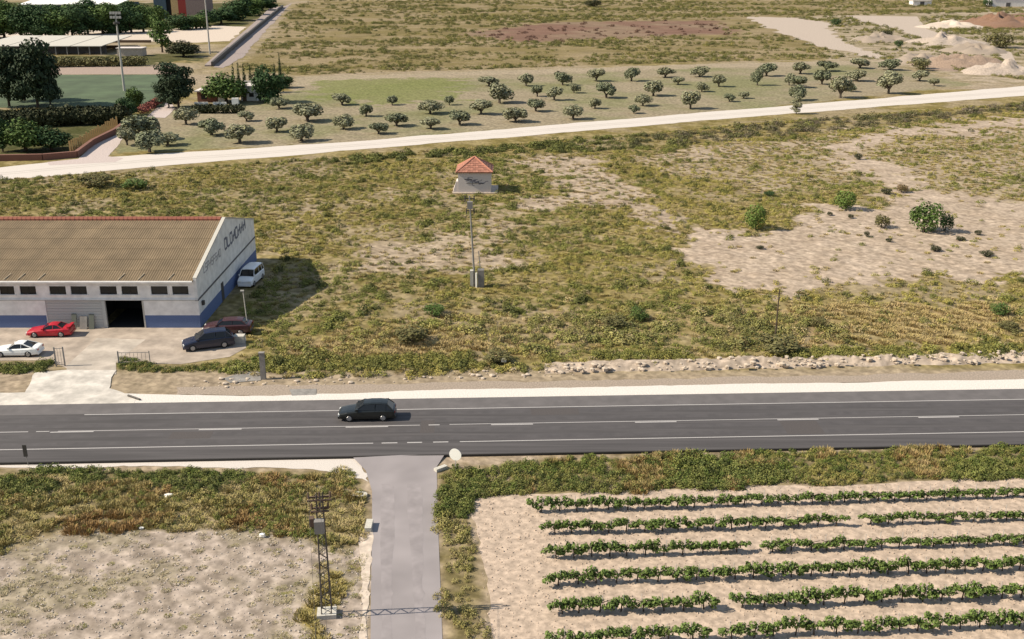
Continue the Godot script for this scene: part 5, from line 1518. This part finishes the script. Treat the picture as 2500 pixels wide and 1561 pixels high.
func make_trees() -> void:
	var P := "dark pines by the football pitch"
	for q in [["tall dark pine with the broadest crown in front of the pitch", -116.82, -264.97, 16.15, 10.09, "pine", "leaf_pine"], ["dark pine at the outer end of the pitch pines", -124.54, -266.44, 14.39, 9.33, "pine", "leaf_pine"], ["slimmer dark pine leaning over the pitch edge", -116.23, -270.91, 12.44, 6.18, "pine", "leaf_pine"], ["dark pine behind the other pitch pines", -125.30, -277.11, 12.40, 9.48, "pine", "leaf_pine"],
			["large dark pine between pitch and clubhouse", -81.69, -263.53, 10.98, 9.23, "pine", "leaf_pine"], ["dark pine bending over the red hedge by the pitch corner", -84.54, -264.97, 7.32, 5.65, "pine", "leaf_pine"]]:
		tree("pine_tree", q[0], q[1], q[2], q[3], q[4] * 1.2, q[5], M[q[6]], P, int(q[1]) & 3)
	var G := "broadleaf trees of the sports ground"
	for q in [["bright green tree above the red wall bend, nearest the track", -93.81, -204.66, 7.13, 8.84, "round", "leaf_green"], ["deep green tree beside the red wall bend", -89.28, -205.55, 5.20, 7.61, "round", "leaf_deep"], ["green tree at the outer end of the red wall", -97.83, -203.77, 6.87, 4.72, "tall", "leaf_deep"],
			["young light green tree at the near pitch corner", -92.81, -264.97, 5.55, 4.04, "round", "leaf_green"], ["dark bushy tree at the near pitch corner", -89.92, -251.16, 4.73, 4.41, "round", "leaf_deep"],
			["tall light green tree standing on the sandy court", -132.74, -415.06, 16.43, 10.26, "tall", "leaf_green"], ["dark bushy tree beside the sandy court wall", -119.82, -398.47, 6.66, 11.36, "round", "leaf_hedge"],
			["bright round tree growing over the clubhouse roof", -72.70, -273.98, 8.56, 10.83, "round", "leaf_green"], ["dark tree on the grove side of the clubhouse", -61.97, -273.98, 9.36, 7.71, "round", "leaf_deep"], ["dark low tree at the grove side of the clubhouse hedge", -64.39, -304.89, 4.29, 5.31, "round", "leaf_deep"], ["small deep green tree behind the clubhouse", -67.95, -293.87, 7.19, 4.90, "tall", "leaf_deep"]]:
		tree("broadleaf_tree", q[0], q[1], q[2], q[3], q[4] * 1.15, q[5], M[q[6]], G, int(q[1] * 1.7) & 3)
	var k := 0
	for q in [[-225.49, -487.74, 13.27, 11.64], [-217.85, -487.74, 13.97, 12.00], [-210.03, -487.74, 13.27, 10.91], [-204.14, -492.51, 12.35, 11.02], [-199.06, -497.37, 13.52, 10.75], [-195.79, -507.38, 12.34, 10.58], [-190.86, -512.53, 13.55, 10.69], [-185.83, -517.79, 12.22, 10.80], [-179.27, -517.79, 12.95, 10.80], [-175.24, -523.15, 13.08, 10.13], [-231.67, -483.06, 13.84, 11.89],
			[-161.65, -539.91, 8.11, 11.25], [-156.65, -545.73, 7.03, 10.15], [-153.80, -583.40, 9.15, 12.13], [-153.10, -611.48, 11.74, 13.16], [-156.20, -658.93, 11.22, 12.69], [-161.13, -714.19, 10.61, 14.27], [-157.62, -570.29, 8.55, 8.48], [-247.56, -545.73, 13.23, 12.18], [-238.43, -545.73, 12.84, 12.18], [-232.15, -551.67, 12.20, 12.31], [-225.94, -557.74, 11.93, 11.61], [-218.48, -557.74, 13.11, 11.61], [-212.90, -563.95, 11.66, 11.74], [-207.61, -570.29, 11.78, 11.87], [-200.41, -570.29, 11.38, 11.87], [-195.35, -576.77, 11.50, 12.00], [-189.36, -576.77, 10.28, 10.71]]:
		var where: String = ["in the tree belt behind the white canopy", "in the belt below the red and yellow building", "in the back rank of the tree belt before the hall"][0 if k < 11 else (1 if k < 18 else 2)]
		var ord: int = k if k < 11 else (k - 11 if k < 18 else k - 18)
		tree("belt_tree", "%s tree, %s %s" % [["bright green", "deep green", "mid green"][k % 3], ORD[ord], where], q[0], q[1], q[2] * 1.05, q[3] * 1.5, "round", M[["leaf_green", "leaf_deep", "leaf_deep"][k % 3]], "tree belt of the sports ground", k)
		k += 1
	k = 0
	for q in [[-78.12, -303.94, 7.30, 1.27], [-76.62, -303.94, 7.63, 1.27], [-75.35, -304.89, 7.32, 1.27], [-74.06, -306.80, 6.91, 1.16], [-72.76, -308.74, 6.16, 1.17], [-70.37, -329.48, 7.99, 1.12], [-67.10, -306.80, 7.03, 1.39]]:
		tree("cypress_tree", "slim dark cypress, %s of the row behind the clubhouse" % ORD[k], q[0], q[1], q[2] * 0.9, q[3] * 1.5, "cypress", M.leaf_cypress, "cypresses behind the clubhouse", k)
		k += 1
	for q in [["pine_bush", "rounded bright green young pine beside the bare path on the plot", 33.66, -143.30, 4.50, 3.74, "leaf_bright"], ["pine_bush", "bright green young pine behind the bare ground, backmost of its kind", 49.63, -155.14, 3.71, 4.02, "leaf_bright"], ["pine_bush", "biggest dark green pine bush on the bare ground", 56.50, -141.94, 5.25, 5.39, "leaf_green"], ["pine_bush", "small dark pine bush touching the biggest green one", 59.42, -141.94, 3.33, 2.47, "leaf_deep"], ["dry_bush", "pale olive bush standing before the biggest pine bush", 51.41, -144.22, 2.33, 2.74, "leaf_hedge_olive"], ["dry_bush", "reddish dry bush at the head of the pale gully", 62.17, -167.09, 1.72, 2.35, "leaf_bush_dry"], ["dark_bush", "dark bush beside the reddish dry bush", 59.29, -165.88, 1.18, 2.21, "leaf_bush_dark"], ["dark_bush", "dark low bush between the two bright young pines", 40.46, -164.68, 0.92, 2.19, "leaf_deep"], ["dark_bush", "round dark bush at the top of the plot near the pale path", 63.92, -195.28, 1.52, 1.96, "leaf_bush_dark"],
			["dark_bush", "dark round bush, farther one on the pale slope below the big pine bush", 54.28, -131.83, 0.98, 1.78, "leaf_bush_dark"], ["dark_bush", "dark round bush by itself on the pale slope near the plot end", 59.91, -129.50, 0.96, 2.17, "leaf_bush_dark"], ["dark_bush", "tiny dark bush on the bare ground under the pale olive bush", 47.86, -139.28, 0.96, 0.99, "leaf_bush_dark"], ["dark_bush", "tiny dark bush at the foot of the path between the young pines", 48.80, -149.75, 0.78, 1.06, "leaf_bush_dark"], ["dark_bush", "small dark bush just below the pale olive bush", 49.79, -136.29, 0.78, 1.08, "leaf_bush_dark"], ["dark_bush", "small dark bush at the tip of the big pine's shadow", 63.18, -140.15, 0.91, 1.22, "leaf_bush_dark"], ["dark_bush", "low dark bush in the shadow of the big pine bush", 59.59, -137.13, 0.78, 1.63, "leaf_bush_dark"], ["dark_bush", "low brown bush alone in the bare clearing", 32.07, -133.02, 0.60, 1.38, "leaf_bush_dark"], ["dark_bush", "small dark bush above the bare clearing beside the path", 46.28, -151.51, 0.67, 1.07, "leaf_bush_dark"],
			["far_bush", "wide green bush beside the curve of the far dirt road", 194.37, -436.82, 7.58, 15.03, "leaf_hedge_olive"], ["far_bush", "green bush at the bend of the far dirt road", 154.36, -436.82, 3.80, 4.25, "leaf_deep"], ["far_bush", "green bush on the mound between the dirt roads", 166.39, -487.74, 4.22, 6.91, "leaf_hedge"], ["far_bush", "bushy tree at the end of the olive grove by the pink earth", 131.73, -350.58, 4.37, 6.86, "leaf_hedge_olive"], ["far_bush", "dark round tree beside the pale buildings on the skyline", 328.97, -767.69, 6.52, 8.51, "leaf_deep"], ["far_bush", "dark bush between the slanting dirt road and the far field", 167.78, -570.29, 4.49, 6.78, "leaf_deep"], ["far_bush", "wide dark bush at the top of the far fields", 56.15, -767.69, 5.98, 15.88, "leaf_hedge"]]:
		tree(q[0], q[1], q[2], q[3], q[4], q[5], "bush", M[q[6]], "", int(absf(q[2]) * 3.0) & 3)
	tree("trackside_tree", "grey-green tree growing at the very edge of the white track", 67.20, -253.81, 4.39, 3.87, "tall", M.leaf_olive, "", 2)
	# bigger shrubs in the roadside dry grass
	k = 0
	for q in [[-9.88, -98.40, 2.14, 4.44, "grey-green spreading bush below the pole on the plot"], [-8.23, -106.51, 1.59, 3.03, "dark green bush on the plot between pole and road"], [-1.34, -92.87, 1.43, 3.45, "leafy bush at the plot front opposite the side road"], [10.47, -102.62, 1.55, 3.35, "broad grey-green bush in the dry grass above the stony bank"], [13.27, -105.18, 1.58, 2.57, "darker bush touching the broad one above the stony bank"], [25.55, -95.57, 2.09, 5.11, "wide green bush round the foot of the wooden pole"], [31.41, -102.62, 1.55, 2.09, "upright green bush beside the wooden pole"], [51.51, -106.51, 1.59, 2.60, "dark bush at the plot end near the stony bank"], [50.40, -102.00, 1.19, 2.50, "lower dark bush at the plot end near the stony bank"], [-68.35, -171.78, 2.70, 7.37, "dark bush heap between track and warehouse"], [-60.91, -169.56, 2.14, 5.30, "round bush between track and warehouse, next to the dark heap"]]:
		tree("scrub_bush", q[4], q[0], q[1], q[2], q[3], "bush", M[["leaf_hedge_olive", "leaf_green", "leaf_hedge_olive"][k % 3]], "larger bushes in the scrub", k)
		k += 1

func hedge(called: String, label: String, a: Vector2, b: Vector2, h: float, thick: float, m: Material, n: int, leaf: float, sd: int) -> void:
	var lob := []
	var l := a.distance_to(b)
	var k := maxi(5, int(l / (thick * 0.42)))
	var r := RandomNumberGenerator.new()
	r.seed = sd
	for i in k:
		var p := a.lerp(b, (i + 0.5) / k)
		lob.append([Vector3(p.x, h * 0.48, p.y), Vector3(thick * 0.75, h * 0.54 * r.randf_range(0.85, 1.1), thick * 0.75)])
	var o := base(called, label, "hedge", Vector3.ZERO)
	put("foliage", leaves(lob, n, leaf, sd, 0.25, 0.6), m, o)

func make_sports_ground() -> void:
	hedge("tall_hedge", "tall dark hedge below the near side of the pitch", Vector2(-114.54, -231.70), Vector2(-86.80, -239.85), 4.2, 3.6, M.leaf_hedge, 9000, 0.8, 901)
	hedge("olive_hedge", "ragged olive hedge between pitch and long canopy", Vector2(-156.07, -360.82), Vector2(-123.89, -366.15), 3.4, 4.0, M.leaf_hedge_olive, 2600, 0.9, 902)
	hedge("dark_hedge", "dark clipped hedge in front of the clubhouse", Vector2(-75.52, -255.16), Vector2(-64.03, -255.16), 2.3, 2.2, M.leaf_hedge, 2200, 0.5, 903)
	hedge("red_hedge", "reddish purple hedge along the lane to the clubhouse", Vector2(-87.70, -253.14), Vector2(-89.78, -278.71), 1.9, 2.2, M.leaf_red, 1700, 0.5, 904)
	# the low red wall with its golden pickets
	var w := base("red_wall", "low red brown wall curving beside the lane to the pitch", "wall", Vector3.ZERO)
	var path := [Vector2(-102.31, -192.87), Vector2(-93.89, -194.07), Vector2(-86.42, -194.88), Vector2(-81.35, -197.76), Vector2(-83.25, -211.08), Vector2(-83.64, -225.13), Vector2(-84.74, -232.83)]
	for i in path.size() - 1:
		var a: Vector2 = path[i]
		var b: Vector2 = path[i + 1]
		var d := (b - a).orthogonal().normalized() * 0.35
		var s := st()
		hexa(s, [Vector3(a.x - d.x, 0, a.y - d.y), Vector3(b.x - d.x, 0, b.y - d.y), Vector3(b.x + d.x, 0, b.y + d.y), Vector3(a.x + d.x, 0, a.y + d.y), Vector3(a.x - d.x, 1.15, a.y - d.y), Vector3(b.x - d.x, 1.15, b.y - d.y), Vector3(b.x + d.x, 1.15, b.y + d.y), Vector3(a.x + d.x, 1.15, a.y + d.y)])
		put("wall_section", done(s), M.red_wall, w)
	var f := base("picket_fence", "row of golden timber pickets standing behind the red wall", "fence", Vector3.ZERO)
	var fa := Vector2(-83.75, -201.15)
	var fb := Vector2(-85.60, -231.70)
	rng.seed = 61
	for i in 25:
		var p := fa.lerp(fb, i / 24.0)
		var s := st()
		var h := rng.randf_range(2.0, 2.7)
		box(s, Vector3(p.x - 0.16, 0, p.y - 0.05), Vector3(p.x + 0.16, h, p.y + 0.05))
		put("picket", done(s), M.slat_gold, f)
	# floodlight masts
	for q in [["tall floodlight mast with lamp rack at the near pitch side", Vector3(-106.72, 0.0, -297.46), 20.4, 3.1], ["floodlight mast in front of the red and yellow building", Vector3(-112.89, 0.0, -408.27), 24.0, 3.4]]:
		var o := base("floodlight_mast", q[0], "floodlight", q[1], 0.0, "floodlight masts of the pitch")
		var s := st()
		tube(s, Vector3.ZERO, Vector3(0, q[2], 0), 0.34, 0.2, 10)
		put("mast", done(s), M.steel_pale, o)
		for row in 2:
			s = st()
			bar(s, Vector3(-q[3] / 2, q[2] - row * 1.1, 0), Vector3(q[3] / 2, q[2] - row * 1.1, 0), 0.14)
			put("lamp_rail", done(s), M.steel, o)
			for i in 4:
				var x: float = (i - 1.5) * q[3] / 4.0
				put("floodlight", boxmesh(Vector3(x - 0.3, q[2] - row * 1.1 - 0.05, 0.1), Vector3(x + 0.3, q[2] - row * 1.1 + 0.6, 0.45)), M.steel_pale, o)
		s = st()
		tube(s, Vector3(0, q[2] - 2.6, 0), Vector3(0, q[2] - 2.1, 0), 0.9, 0.9, 10)
		put("platform", done(s), M.steel_dark, o)
	# long white canopy
	var c := base("long_canopy", "long low building with white canopy roof behind the pitch hedge", "canopy", Vector3.ZERO)
	var c0 := Vector2(-198.80, -404.95)
	var c1 := Vector2(-151.45, -404.95)
	for i in 4:
		var xa := lerpf(c0.x, c1.x, i / 4.0)
		var xb := lerpf(c0.x, c1.x, (i + 1) / 4.0) - 0.5
		var s := st()
		hexa(s, [Vector3(xa, 3.0, c0.y), Vector3(xb, 3.0, c0.y), Vector3(xb, 4.3, c0.y - 34.0), Vector3(xa, 4.3, c0.y - 34.0), Vector3(xa, 3.25, c0.y), Vector3(xb, 3.25, c0.y), Vector3(xb, 4.55, c0.y - 34.0), Vector3(xa, 4.55, c0.y - 34.0)])
		put("roof_panel", done(s), M.pale_concrete, c)
	for i in 12:
		var x := lerpf(c0.x + 0.5, c1.x - 1.0, i / 11.0)
		put("post", boxmesh(Vector3(x - 0.15, 0, c0.y - 0.5), Vector3(x + 0.15, 3.0, c0.y - 0.2)), M.steel, c)
	put("back_wall", boxmesh(Vector3(c0.x, 0, c0.y - 6.3), Vector3(c1.x - 1.0, 3.1, c0.y - 6.0)), M.dark_line, c)
	var lw := base("court_wall", "low brown wall with pale cap along the sandy court", "wall", Vector3.ZERO)
	for q in [[Vector2(-171.75, -460.92), Vector2(-151.78, -463.04)], [Vector2(-161.97, -433.04), Vector2(-147.20, -434.92)]]:
		put("wall_section", boxmesh(Vector3(q[0].x, 0, q[0].y - 0.5), Vector3(q[1].x, 1.0, q[0].y)), M.wood, lw)
		put("wall_cap", boxmesh(Vector3(q[0].x, 1.0, q[0].y - 0.7), Vector3(q[1].x, 1.15, q[0].y + 0.1)), M.sand_pale, lw)
	var sh := base("pale_shed", "small pale flat shed beside the olive hedge", "shed", Vector3.ZERO)
	var s0 := Vector2(-144.58, -400.07)
	var s1 := Vector2(-135.44, -400.07)
	put("wall", boxmesh(Vector3(s0.x, 0, s0.y - 5.0), Vector3(s1.x, 2.7, s0.y)), M.sand_pale, sh)
	put("roof", boxmesh(Vector3(s0.x - 0.3, 2.7, s0.y - 5.3), Vector3(s1.x + 0.3, 2.95, s0.y + 0.3)), M.hut_wall, sh)
	# clubhouse
	var h := base("clubhouse", "small white flat roofed clubhouse half hidden by trees", "house", Vector3.ZERO)
	var a0 := Vector2(-69.71, -277.11)
	var a1 := Vector2(-65.49, -277.11)
	put("wall", boxmesh(Vector3(a0.x, 0, a0.y - 6.0), Vector3(a1.x, 3.6, a0.y)), M.white_paint, h)
	put("roof", boxmesh(Vector3(a0.x - 0.3, 3.6, a0.y - 6.3), Vector3(a1.x + 0.3, 3.85, a0.y + 0.3)), M.hut_wall, h)
	put("roof_parapet", boxmesh(Vector3(a0.x - 0.3, 3.85, a0.y - 6.3), Vector3(a1.x + 0.3, 4.4, a0.y - 6.0)), M.pale_concrete, h)
	put("door", boxmesh(Vector3(a0.x + 0.5, 0, a0.y + 0.002), Vector3(a0.x + 1.5, 2.1, a0.y + 0.05)), M.wood, h)
	put("window", boxmesh(Vector3(a0.x + 2.2, 1.0, a0.y + 0.002), Vector3(a0.x + 3.4, 2.0, a0.y + 0.05)), M.window_dark, h)
	var h2 := base("annex", "brown fronted annex with pale roof beside the clubhouse", "house", Vector3.ZERO)
	var b0 := Vector2(-79.99, -273.98)
	var b1 := Vector2(-74.99, -273.98)
	put("wall", boxmesh(Vector3(b0.x, 0, b0.y - 5.0), Vector3(b1.x, 2.7, b0.y)), M.red_wall, h2)
	put("roof", boxmesh(Vector3(b0.x - 0.5, 2.7, b0.y - 5.3), Vector3(b1.x + 0.3, 3.0, b0.y + 0.5)), M.hut_wall, h2)
	put("door", boxmesh(Vector3(b1.x + 0.3, 0, b0.y + 0.002), Vector3(b1.x + 2.6, 3.0, b0.y + 0.2)), M.white_paint, h2)
	put("window", boxmesh(Vector3(b0.x + 1.0, 0.8, b0.y + 0.002), Vector3(b0.x + 2.4, 1.9, b0.y + 0.05)), M.window_dark, h2)
	var lowa := boxmesh(Vector3(-1.7, 0, -0.12), Vector3(1.7, 0.8, 0.12))
	for q in [[Vector3(-77.59, 0.0, -268.66), "low white terrace wall in front of the annex, nearer the lane"], [Vector3(-72.99, 0.0, -268.66), "low white terrace wall in front of the annex, nearer the clubhouse"]]:
		var t := put("terrace_wall", lowa, M.white_paint)
		t.position = q[0]
		tag(t, q[1], "wall", "low terrace walls")
	var kb := put("white_kiosk", boxmesh(Vector3(-0.8, 0, -0.5), Vector3(0.8, 1.9, 0.5)), M.white_paint)
	kb.position = Vector3(-68.82, 0.0, -267.91)
	tag(kb, "small white kiosk box between annex and clubhouse", "kiosk")
	# buildings at the top edge
	var hall := base("sports_hall", "large hall with long white roof behind the tree belt", "hall", Vector3.ZERO)
	var e0 := Vector2(-273.13, -618.91)
	var e1 := Vector2(-221.49, -618.91)
	put("wall", boxmesh(Vector3(e0.x, 0, e0.y - 40.0), Vector3(e1.x, 8.0, e0.y)), M.panel_blue, hall)
	for i in 6:
		var xa := lerpf(e0.x - 2.0, e1.x + 2.0, i / 6.0)
		var xb := lerpf(e0.x - 2.0, e1.x + 2.0, (i + 1) / 6.0) - 0.4
		var s := st()
		hexa(s, [Vector3(xa, 8.0, e0.y + 1.0), Vector3(xb, 8.0, e0.y + 1.0), Vector3(xb, 12.0, e0.y - 42.0), Vector3(xa, 12.0, e0.y - 42.0), Vector3(xa, 8.4, e0.y + 1.0), Vector3(xb, 8.4, e0.y + 1.0), Vector3(xb, 12.4, e0.y - 42.0), Vector3(xa, 12.4, e0.y - 42.0)])
		put("roof_panel", done(s), M.white_paint, hall)
	var cb := base("striped_building", "building with blue, yellow, red and grey wall panels above the trees", "building", Vector3.ZERO)
	var z0 := Vector2(-185.83, -626.53).y
	for q in [[-202.56, -195.59, "panel_blue"], [-192.80, -188.85, "panel_yellow"], [-188.85, -184.44, "panel_red"], [-184.44, -172.82, "panel_grey"]]:
		put("wall_panel", boxmesh(Vector3(q[0], 0, z0 - 14.0), Vector3(q[1] - 0.02, 15.0, z0)), M[q[2]], cb)
	put("roof", boxmesh(Vector3(-203.02, 15.0, z0 - 14.5), Vector3(-172.36, 15.4, z0 + 0.5)), M.grey_concrete, cb)
	put("recess", boxmesh(Vector3(-195.59, 0, z0 - 13.0), Vector3(-192.80, 14.9, z0 - 1.0)), M.dark_interior, cb)
	# pale buildings on the skyline
	for q in [["low white shed among the far fields, longer one", Vector3(290.58, 0.0, -785.32), 13.0, 3.0], ["pale wall of a farm building at the far corner of the fields", Vector3(343.71, 0.0, -767.69), 24.0, 6.0]]:
		var o := base("farm_building", q[0], "building", q[1])
		put("wall", boxmesh(Vector3(-q[2] / 2, 0, -8), Vector3(q[2] / 2, q[3], 0)), M.white_wall, o)
		put("roof", boxmesh(Vector3(-q[2] / 2 - 0.4, q[3], -8.4), Vector3(q[2] / 2 + 0.4, q[3] + 0.5, 0.4)), M.pale_concrete, o)
		put("door", boxmesh(Vector3(-1.5, 0, 0.002), Vector3(1.5, 2.6, 0.08)), M.dark_line, o)
	# the raised lane; its retaining wall has shade put into its colour
	var cw := base("raised_causeway", "raised pale lane with shade-coloured retaining wall running off behind the trees", "causeway", Vector3.ZERO)
	var la := [Vector2(-100.05, -363.47), Vector2(-108.12, -418.54), Vector2(-119.16, -494.93), Vector2(-132.76, -590.18), Vector2(-156.51, -756.37)]
	var wl := [2.6, 3.2, 3.8, 5.0, 8.0]
	for i in la.size() - 1:
		var a: Vector2 = la[i]
		var b: Vector2 = la[i + 1]
		var s := st()
		hexa(s, [Vector3(a.x - wl[i], 0, a.y), Vector3(a.x, 0, a.y), Vector3(b.x, 0, b.y), Vector3(b.x - wl[i + 1], 0, b.y), Vector3(a.x - wl[i], 0.5, a.y), Vector3(a.x, 0.5, a.y), Vector3(b.x, 0.5, b.y), Vector3(b.x - wl[i + 1], 0.5, b.y)])
		put("lane_section", done(s), M.path_grey, cw)
		s = st()
		hexa(s, [Vector3(a.x - 0.4, 0, a.y), Vector3(a.x + 0.3, 0, a.y), Vector3(b.x + 0.3, 0, b.y), Vector3(b.x - 0.4, 0, b.y), Vector3(a.x - 0.4, 1.5, a.y), Vector3(a.x + 0.3, 1.5, a.y), Vector3(b.x + 0.5, 1.7, b.y), Vector3(b.x - 0.6, 1.7, b.y)])
		put("retaining_wall", done(s), M.steel_dark, cw)  # dark material stands in for the shade on this side
	sheet("causeway_path", [Vector2(-99.07, -360.82), Vector2(-120.95, -507.38), Vector2(-158.81, -767.69), Vector2(-162.12, -816.53), Vector2(-122.02, -551.67), Vector2(-97.10, -392.19), Vector2(-95.15, -358.20)], 0.05, M.path_grey, "pinkish grey path along the foot of the shade-coloured retaining wall", "path", 0.5, 4.0)

func make_mounds() -> void:
	var k := 0
	for q in [[Vector2(150.73, -366.15), 17.0, 3.4, "pink_soil", "broad pinkish earth mound beside the grove end of the far dirt road"], [Vector2(154.95, -345.67), 13.0, 3.0, "road_pale", "grey white rubble mound at the curve of the far dirt road"], [Vector2(180.70, -460.92), 16.0, 2.8, "road_pale", "pale earth mound between the two far dirt roads"], [Vector2(141.33, -380.19), 12.0, 2.2, "shoulder_dirt", "tan earth mound behind the last olive trees"], [Vector2(252.10, -570.29), 26.0, 4.5, "red_soil", "long reddish earth heap in the far corner"], [Vector2(157.71, -469.53), 15.0, 2.4, "shoulder_dirt", "tan earth mound under the green bush between the dirt roads"], [Vector2(177.07, -418.54), 14.0, 2.6, "shoulder_dirt", "tan earth mound inside the curve of the far dirt road"], [Vector2(221.80, -557.74), 18.0, 2.4, "sand_pale", "pale sandy heap next to the reddish earth heap"]]:
		var s := SurfaceTool.new()
		s.begin(Mesh.PRIMITIVE_TRIANGLES)
		s.set_smooth_group(0)
		var rings := 8
		var seg := 28
		for j in rings + 1:
			for i in seg:
				var a := TAU * i / seg
				var t := float(j) / rings
				var rad: float = q[1] * t * (1.0 + 0.5 * n1.get_noise_2d(cos(a) * 60.0 + k * 200.0, sin(a) * 60.0))
				var x := cos(a) * rad
				var z := sin(a) * rad * 0.75
				var y: float = q[2] * 1.4 * pow(1.0 - t, 0.8) * (0.8 + 1.0 * n1.get_noise_2d(x * 14.0 + k * 50.0, z * 14.0)) if j < rings else -0.1
				s.add_vertex(Vector3(x, y, z))
		for j in rings:
			for i in seg:
				var a0 := j * seg + i
				var a1 := j * seg + (i + 1) % seg
				for v in [a0, a1, a1 + seg, a0, a1 + seg, a0 + seg]:
					s.add_index(v)
		s.generate_normals()
		var o := put("earth_mound", s.commit(), M[q[3]])
		o.position = Vector3(q[0].x, 0, q[0].y)
		tag(o, q[4], "mound", "earth mounds of the far corner")
		k += 1

func make_vines() -> void:
	var ends := [[Vector2(2.08, -64.71), Vector2(37.28, -66.92)], [Vector2(2.87, -61.78), Vector2(35.75, -63.66)], [Vector2(2.75, -58.82), Vector2(34.30, -60.55)], [Vector2(2.79, -55.83), Vector2(32.89, -57.55)], [Vector2(2.80, -52.79), Vector2(31.49, -54.57)], [Vector2(2.90, -49.82), Vector2(30.16, -51.72)]]
	var gaps := [[0.55, 0.0], [0.62, 0.03], [0.40, 0.035], [0.27, 0.02], [0.33, 0.035], [0.31, 0.06]]
	var crowns := []
	var trunk: Mesh
	for v in 6:
		var lob := []
		var r := RandomNumberGenerator.new()
		r.seed = 300 + v
		for i in 7:
			lob.append([Vector3(-0.6 + 0.2 * i + r.randf_range(-0.08, 0.08), r.randf_range(0.40, 0.90), r.randf_range(-0.12, 0.12)), Vector3(0.27, 0.26, 0.26) * r.randf_range(0.75, 1.15)])
		crowns.append(leaves(lob, 330, 0.18, 310 + v, 0.42, 0.3))
	var s := st()
	tube(s, Vector3(0, 0, 0), Vector3(0.05, 0.7, 0.02), 0.045, 0.035, 6)
	bar(s, Vector3(0.03, 0.6, 0), Vector3(-0.45, 0.78, 0), 0.03)
	bar(s, Vector3(0.03, 0.6, 0), Vector3(0.45, 0.8, 0), 0.03)
	trunk = done(s)
	s = st()
	tube(s, Vector3(0.12, 0, 0.05), Vector3(0.13, 1.15, 0.05), 0.02, 0.02, 5)
	var stake := done(s)
	rng.seed = 71
	for row in 6:
		var a: Vector2 = ends[row][0]
		var b: Vector2 = ends[row][1]
		var n := int(a.distance_to(b) / 1.12)
		var num := 0
		for i in n:
			var t := float(i) / (n - 1)
			var p := a.lerp(b, t) + Vector2(rng.randf_range(-0.12, 0.12), rng.randf_range(-0.08, 0.08))
			if absf(t - gaps[row][0]) < gaps[row][1] * 0.5:
				continue
			var dense := 1.0 - 0.32 * t if row < 3 else 1.0
			var label := "%s vine from the dirt headland end, in the %s" % [ORD[num], ["row nearest the road verge", "second row from the road verge", "third row from the road verge", "fourth row from the road verge", "fifth row from the road verge", "row farthest from the road"][row]]
			num += 1
			var o := base("grape_vine", label, "vine", Vector3(p.x, 0.01, p.y), rng.randf_range(-0.15, 0.15) + (PI if rng.randf() < 0.5 else 0.0), "grape vines in six rows")
			var k := rng.randf_range(0.85, 1.2) * dense
			var cr := put("foliage", crowns[rng.randi() % 6], M.leaf_vine, o)
			cr.scale = Vector3(rng.randf_range(1.0, 1.3), k, rng.randf_range(1.0, 1.5) * dense)
			put("trunk", trunk, M.bark, o)
			put("stake", stake, M.steel_pale, o)

# ---------------------------------------------------------------- all together
func _ready() -> void:
	var cam := Camera3D.new()
	cam.name = "camera"
	cam.position = Vector3(0, 36.4, 0)
	cam.rotation_degrees = Vector3(-19.1, 0, 0)
	cam.fov = 33.43
	cam.near = 0.5
	cam.far = 12000.0
	add_child(cam)
	cam.make_current()
	var sky_mat := ProceduralSkyMaterial.new()
	sky_mat.sky_top_color = Color(0.46, 0.53, 0.62)
	sky_mat.sky_horizon_color = Color(0.78, 0.785, 0.77)
	sky_mat.sky_curve = 0.12
	sky_mat.ground_bottom_color = Color(0.45, 0.40, 0.32)
	sky_mat.ground_horizon_color = Color(0.66, 0.68, 0.70)
	sky_mat.sky_energy_multiplier = 0.95
	var sky := Sky.new()
	sky.sky_material = sky_mat
	var env := Environment.new()
	env.background_mode = Environment.BG_SKY
	env.sky = sky
	env.tonemap_mode = Environment.TONE_MAPPER_LINEAR
	env.tonemap_exposure = 1.66
	env.sdfgi_enabled = true
	env.ssao_enabled = true
	env.ssil_enabled = true
	var we := WorldEnvironment.new()
	we.name = "world_environment"
	we.environment = env
	add_child(we)
	var sun := DirectionalLight3D.new()
	sun.name = "sun"
	sun.light_color = Color(1.0, 0.95, 0.865)
	sun.light_energy = 1.55
	sun.light_angular_distance = 0.5
	sun.shadow_enabled = true
	add_child(sun)
	var toward := Vector3(1.0, -0.80, -0.085).normalized()
	sun.look_at_from_position(Vector3.ZERO, toward, Vector3.UP)
	n1.seed = 1; n1.frequency = 0.01; n1.fractal_octaves = 3
	n2.seed = 2; n2.frequency = 0.01; n2.fractal_octaves = 2
	n3.seed = 3; n3.frequency = 0.01; n3.fractal_octaves = 2
	for n in [n1, n2, n3]:
		n.noise_type = FastNoiseLite.TYPE_SIMPLEX_SMOOTH
	make_materials()
	make_zones()
	make_ground()
	make_roads()
	make_bank()
	make_warehouse()
	make_hut()
	make_sports_ground()
	make_poles()
	make_cars()
	make_mounds()
	make_trees()
	make_olives()
	make_vines()
	make_clods()
	make_scrub()
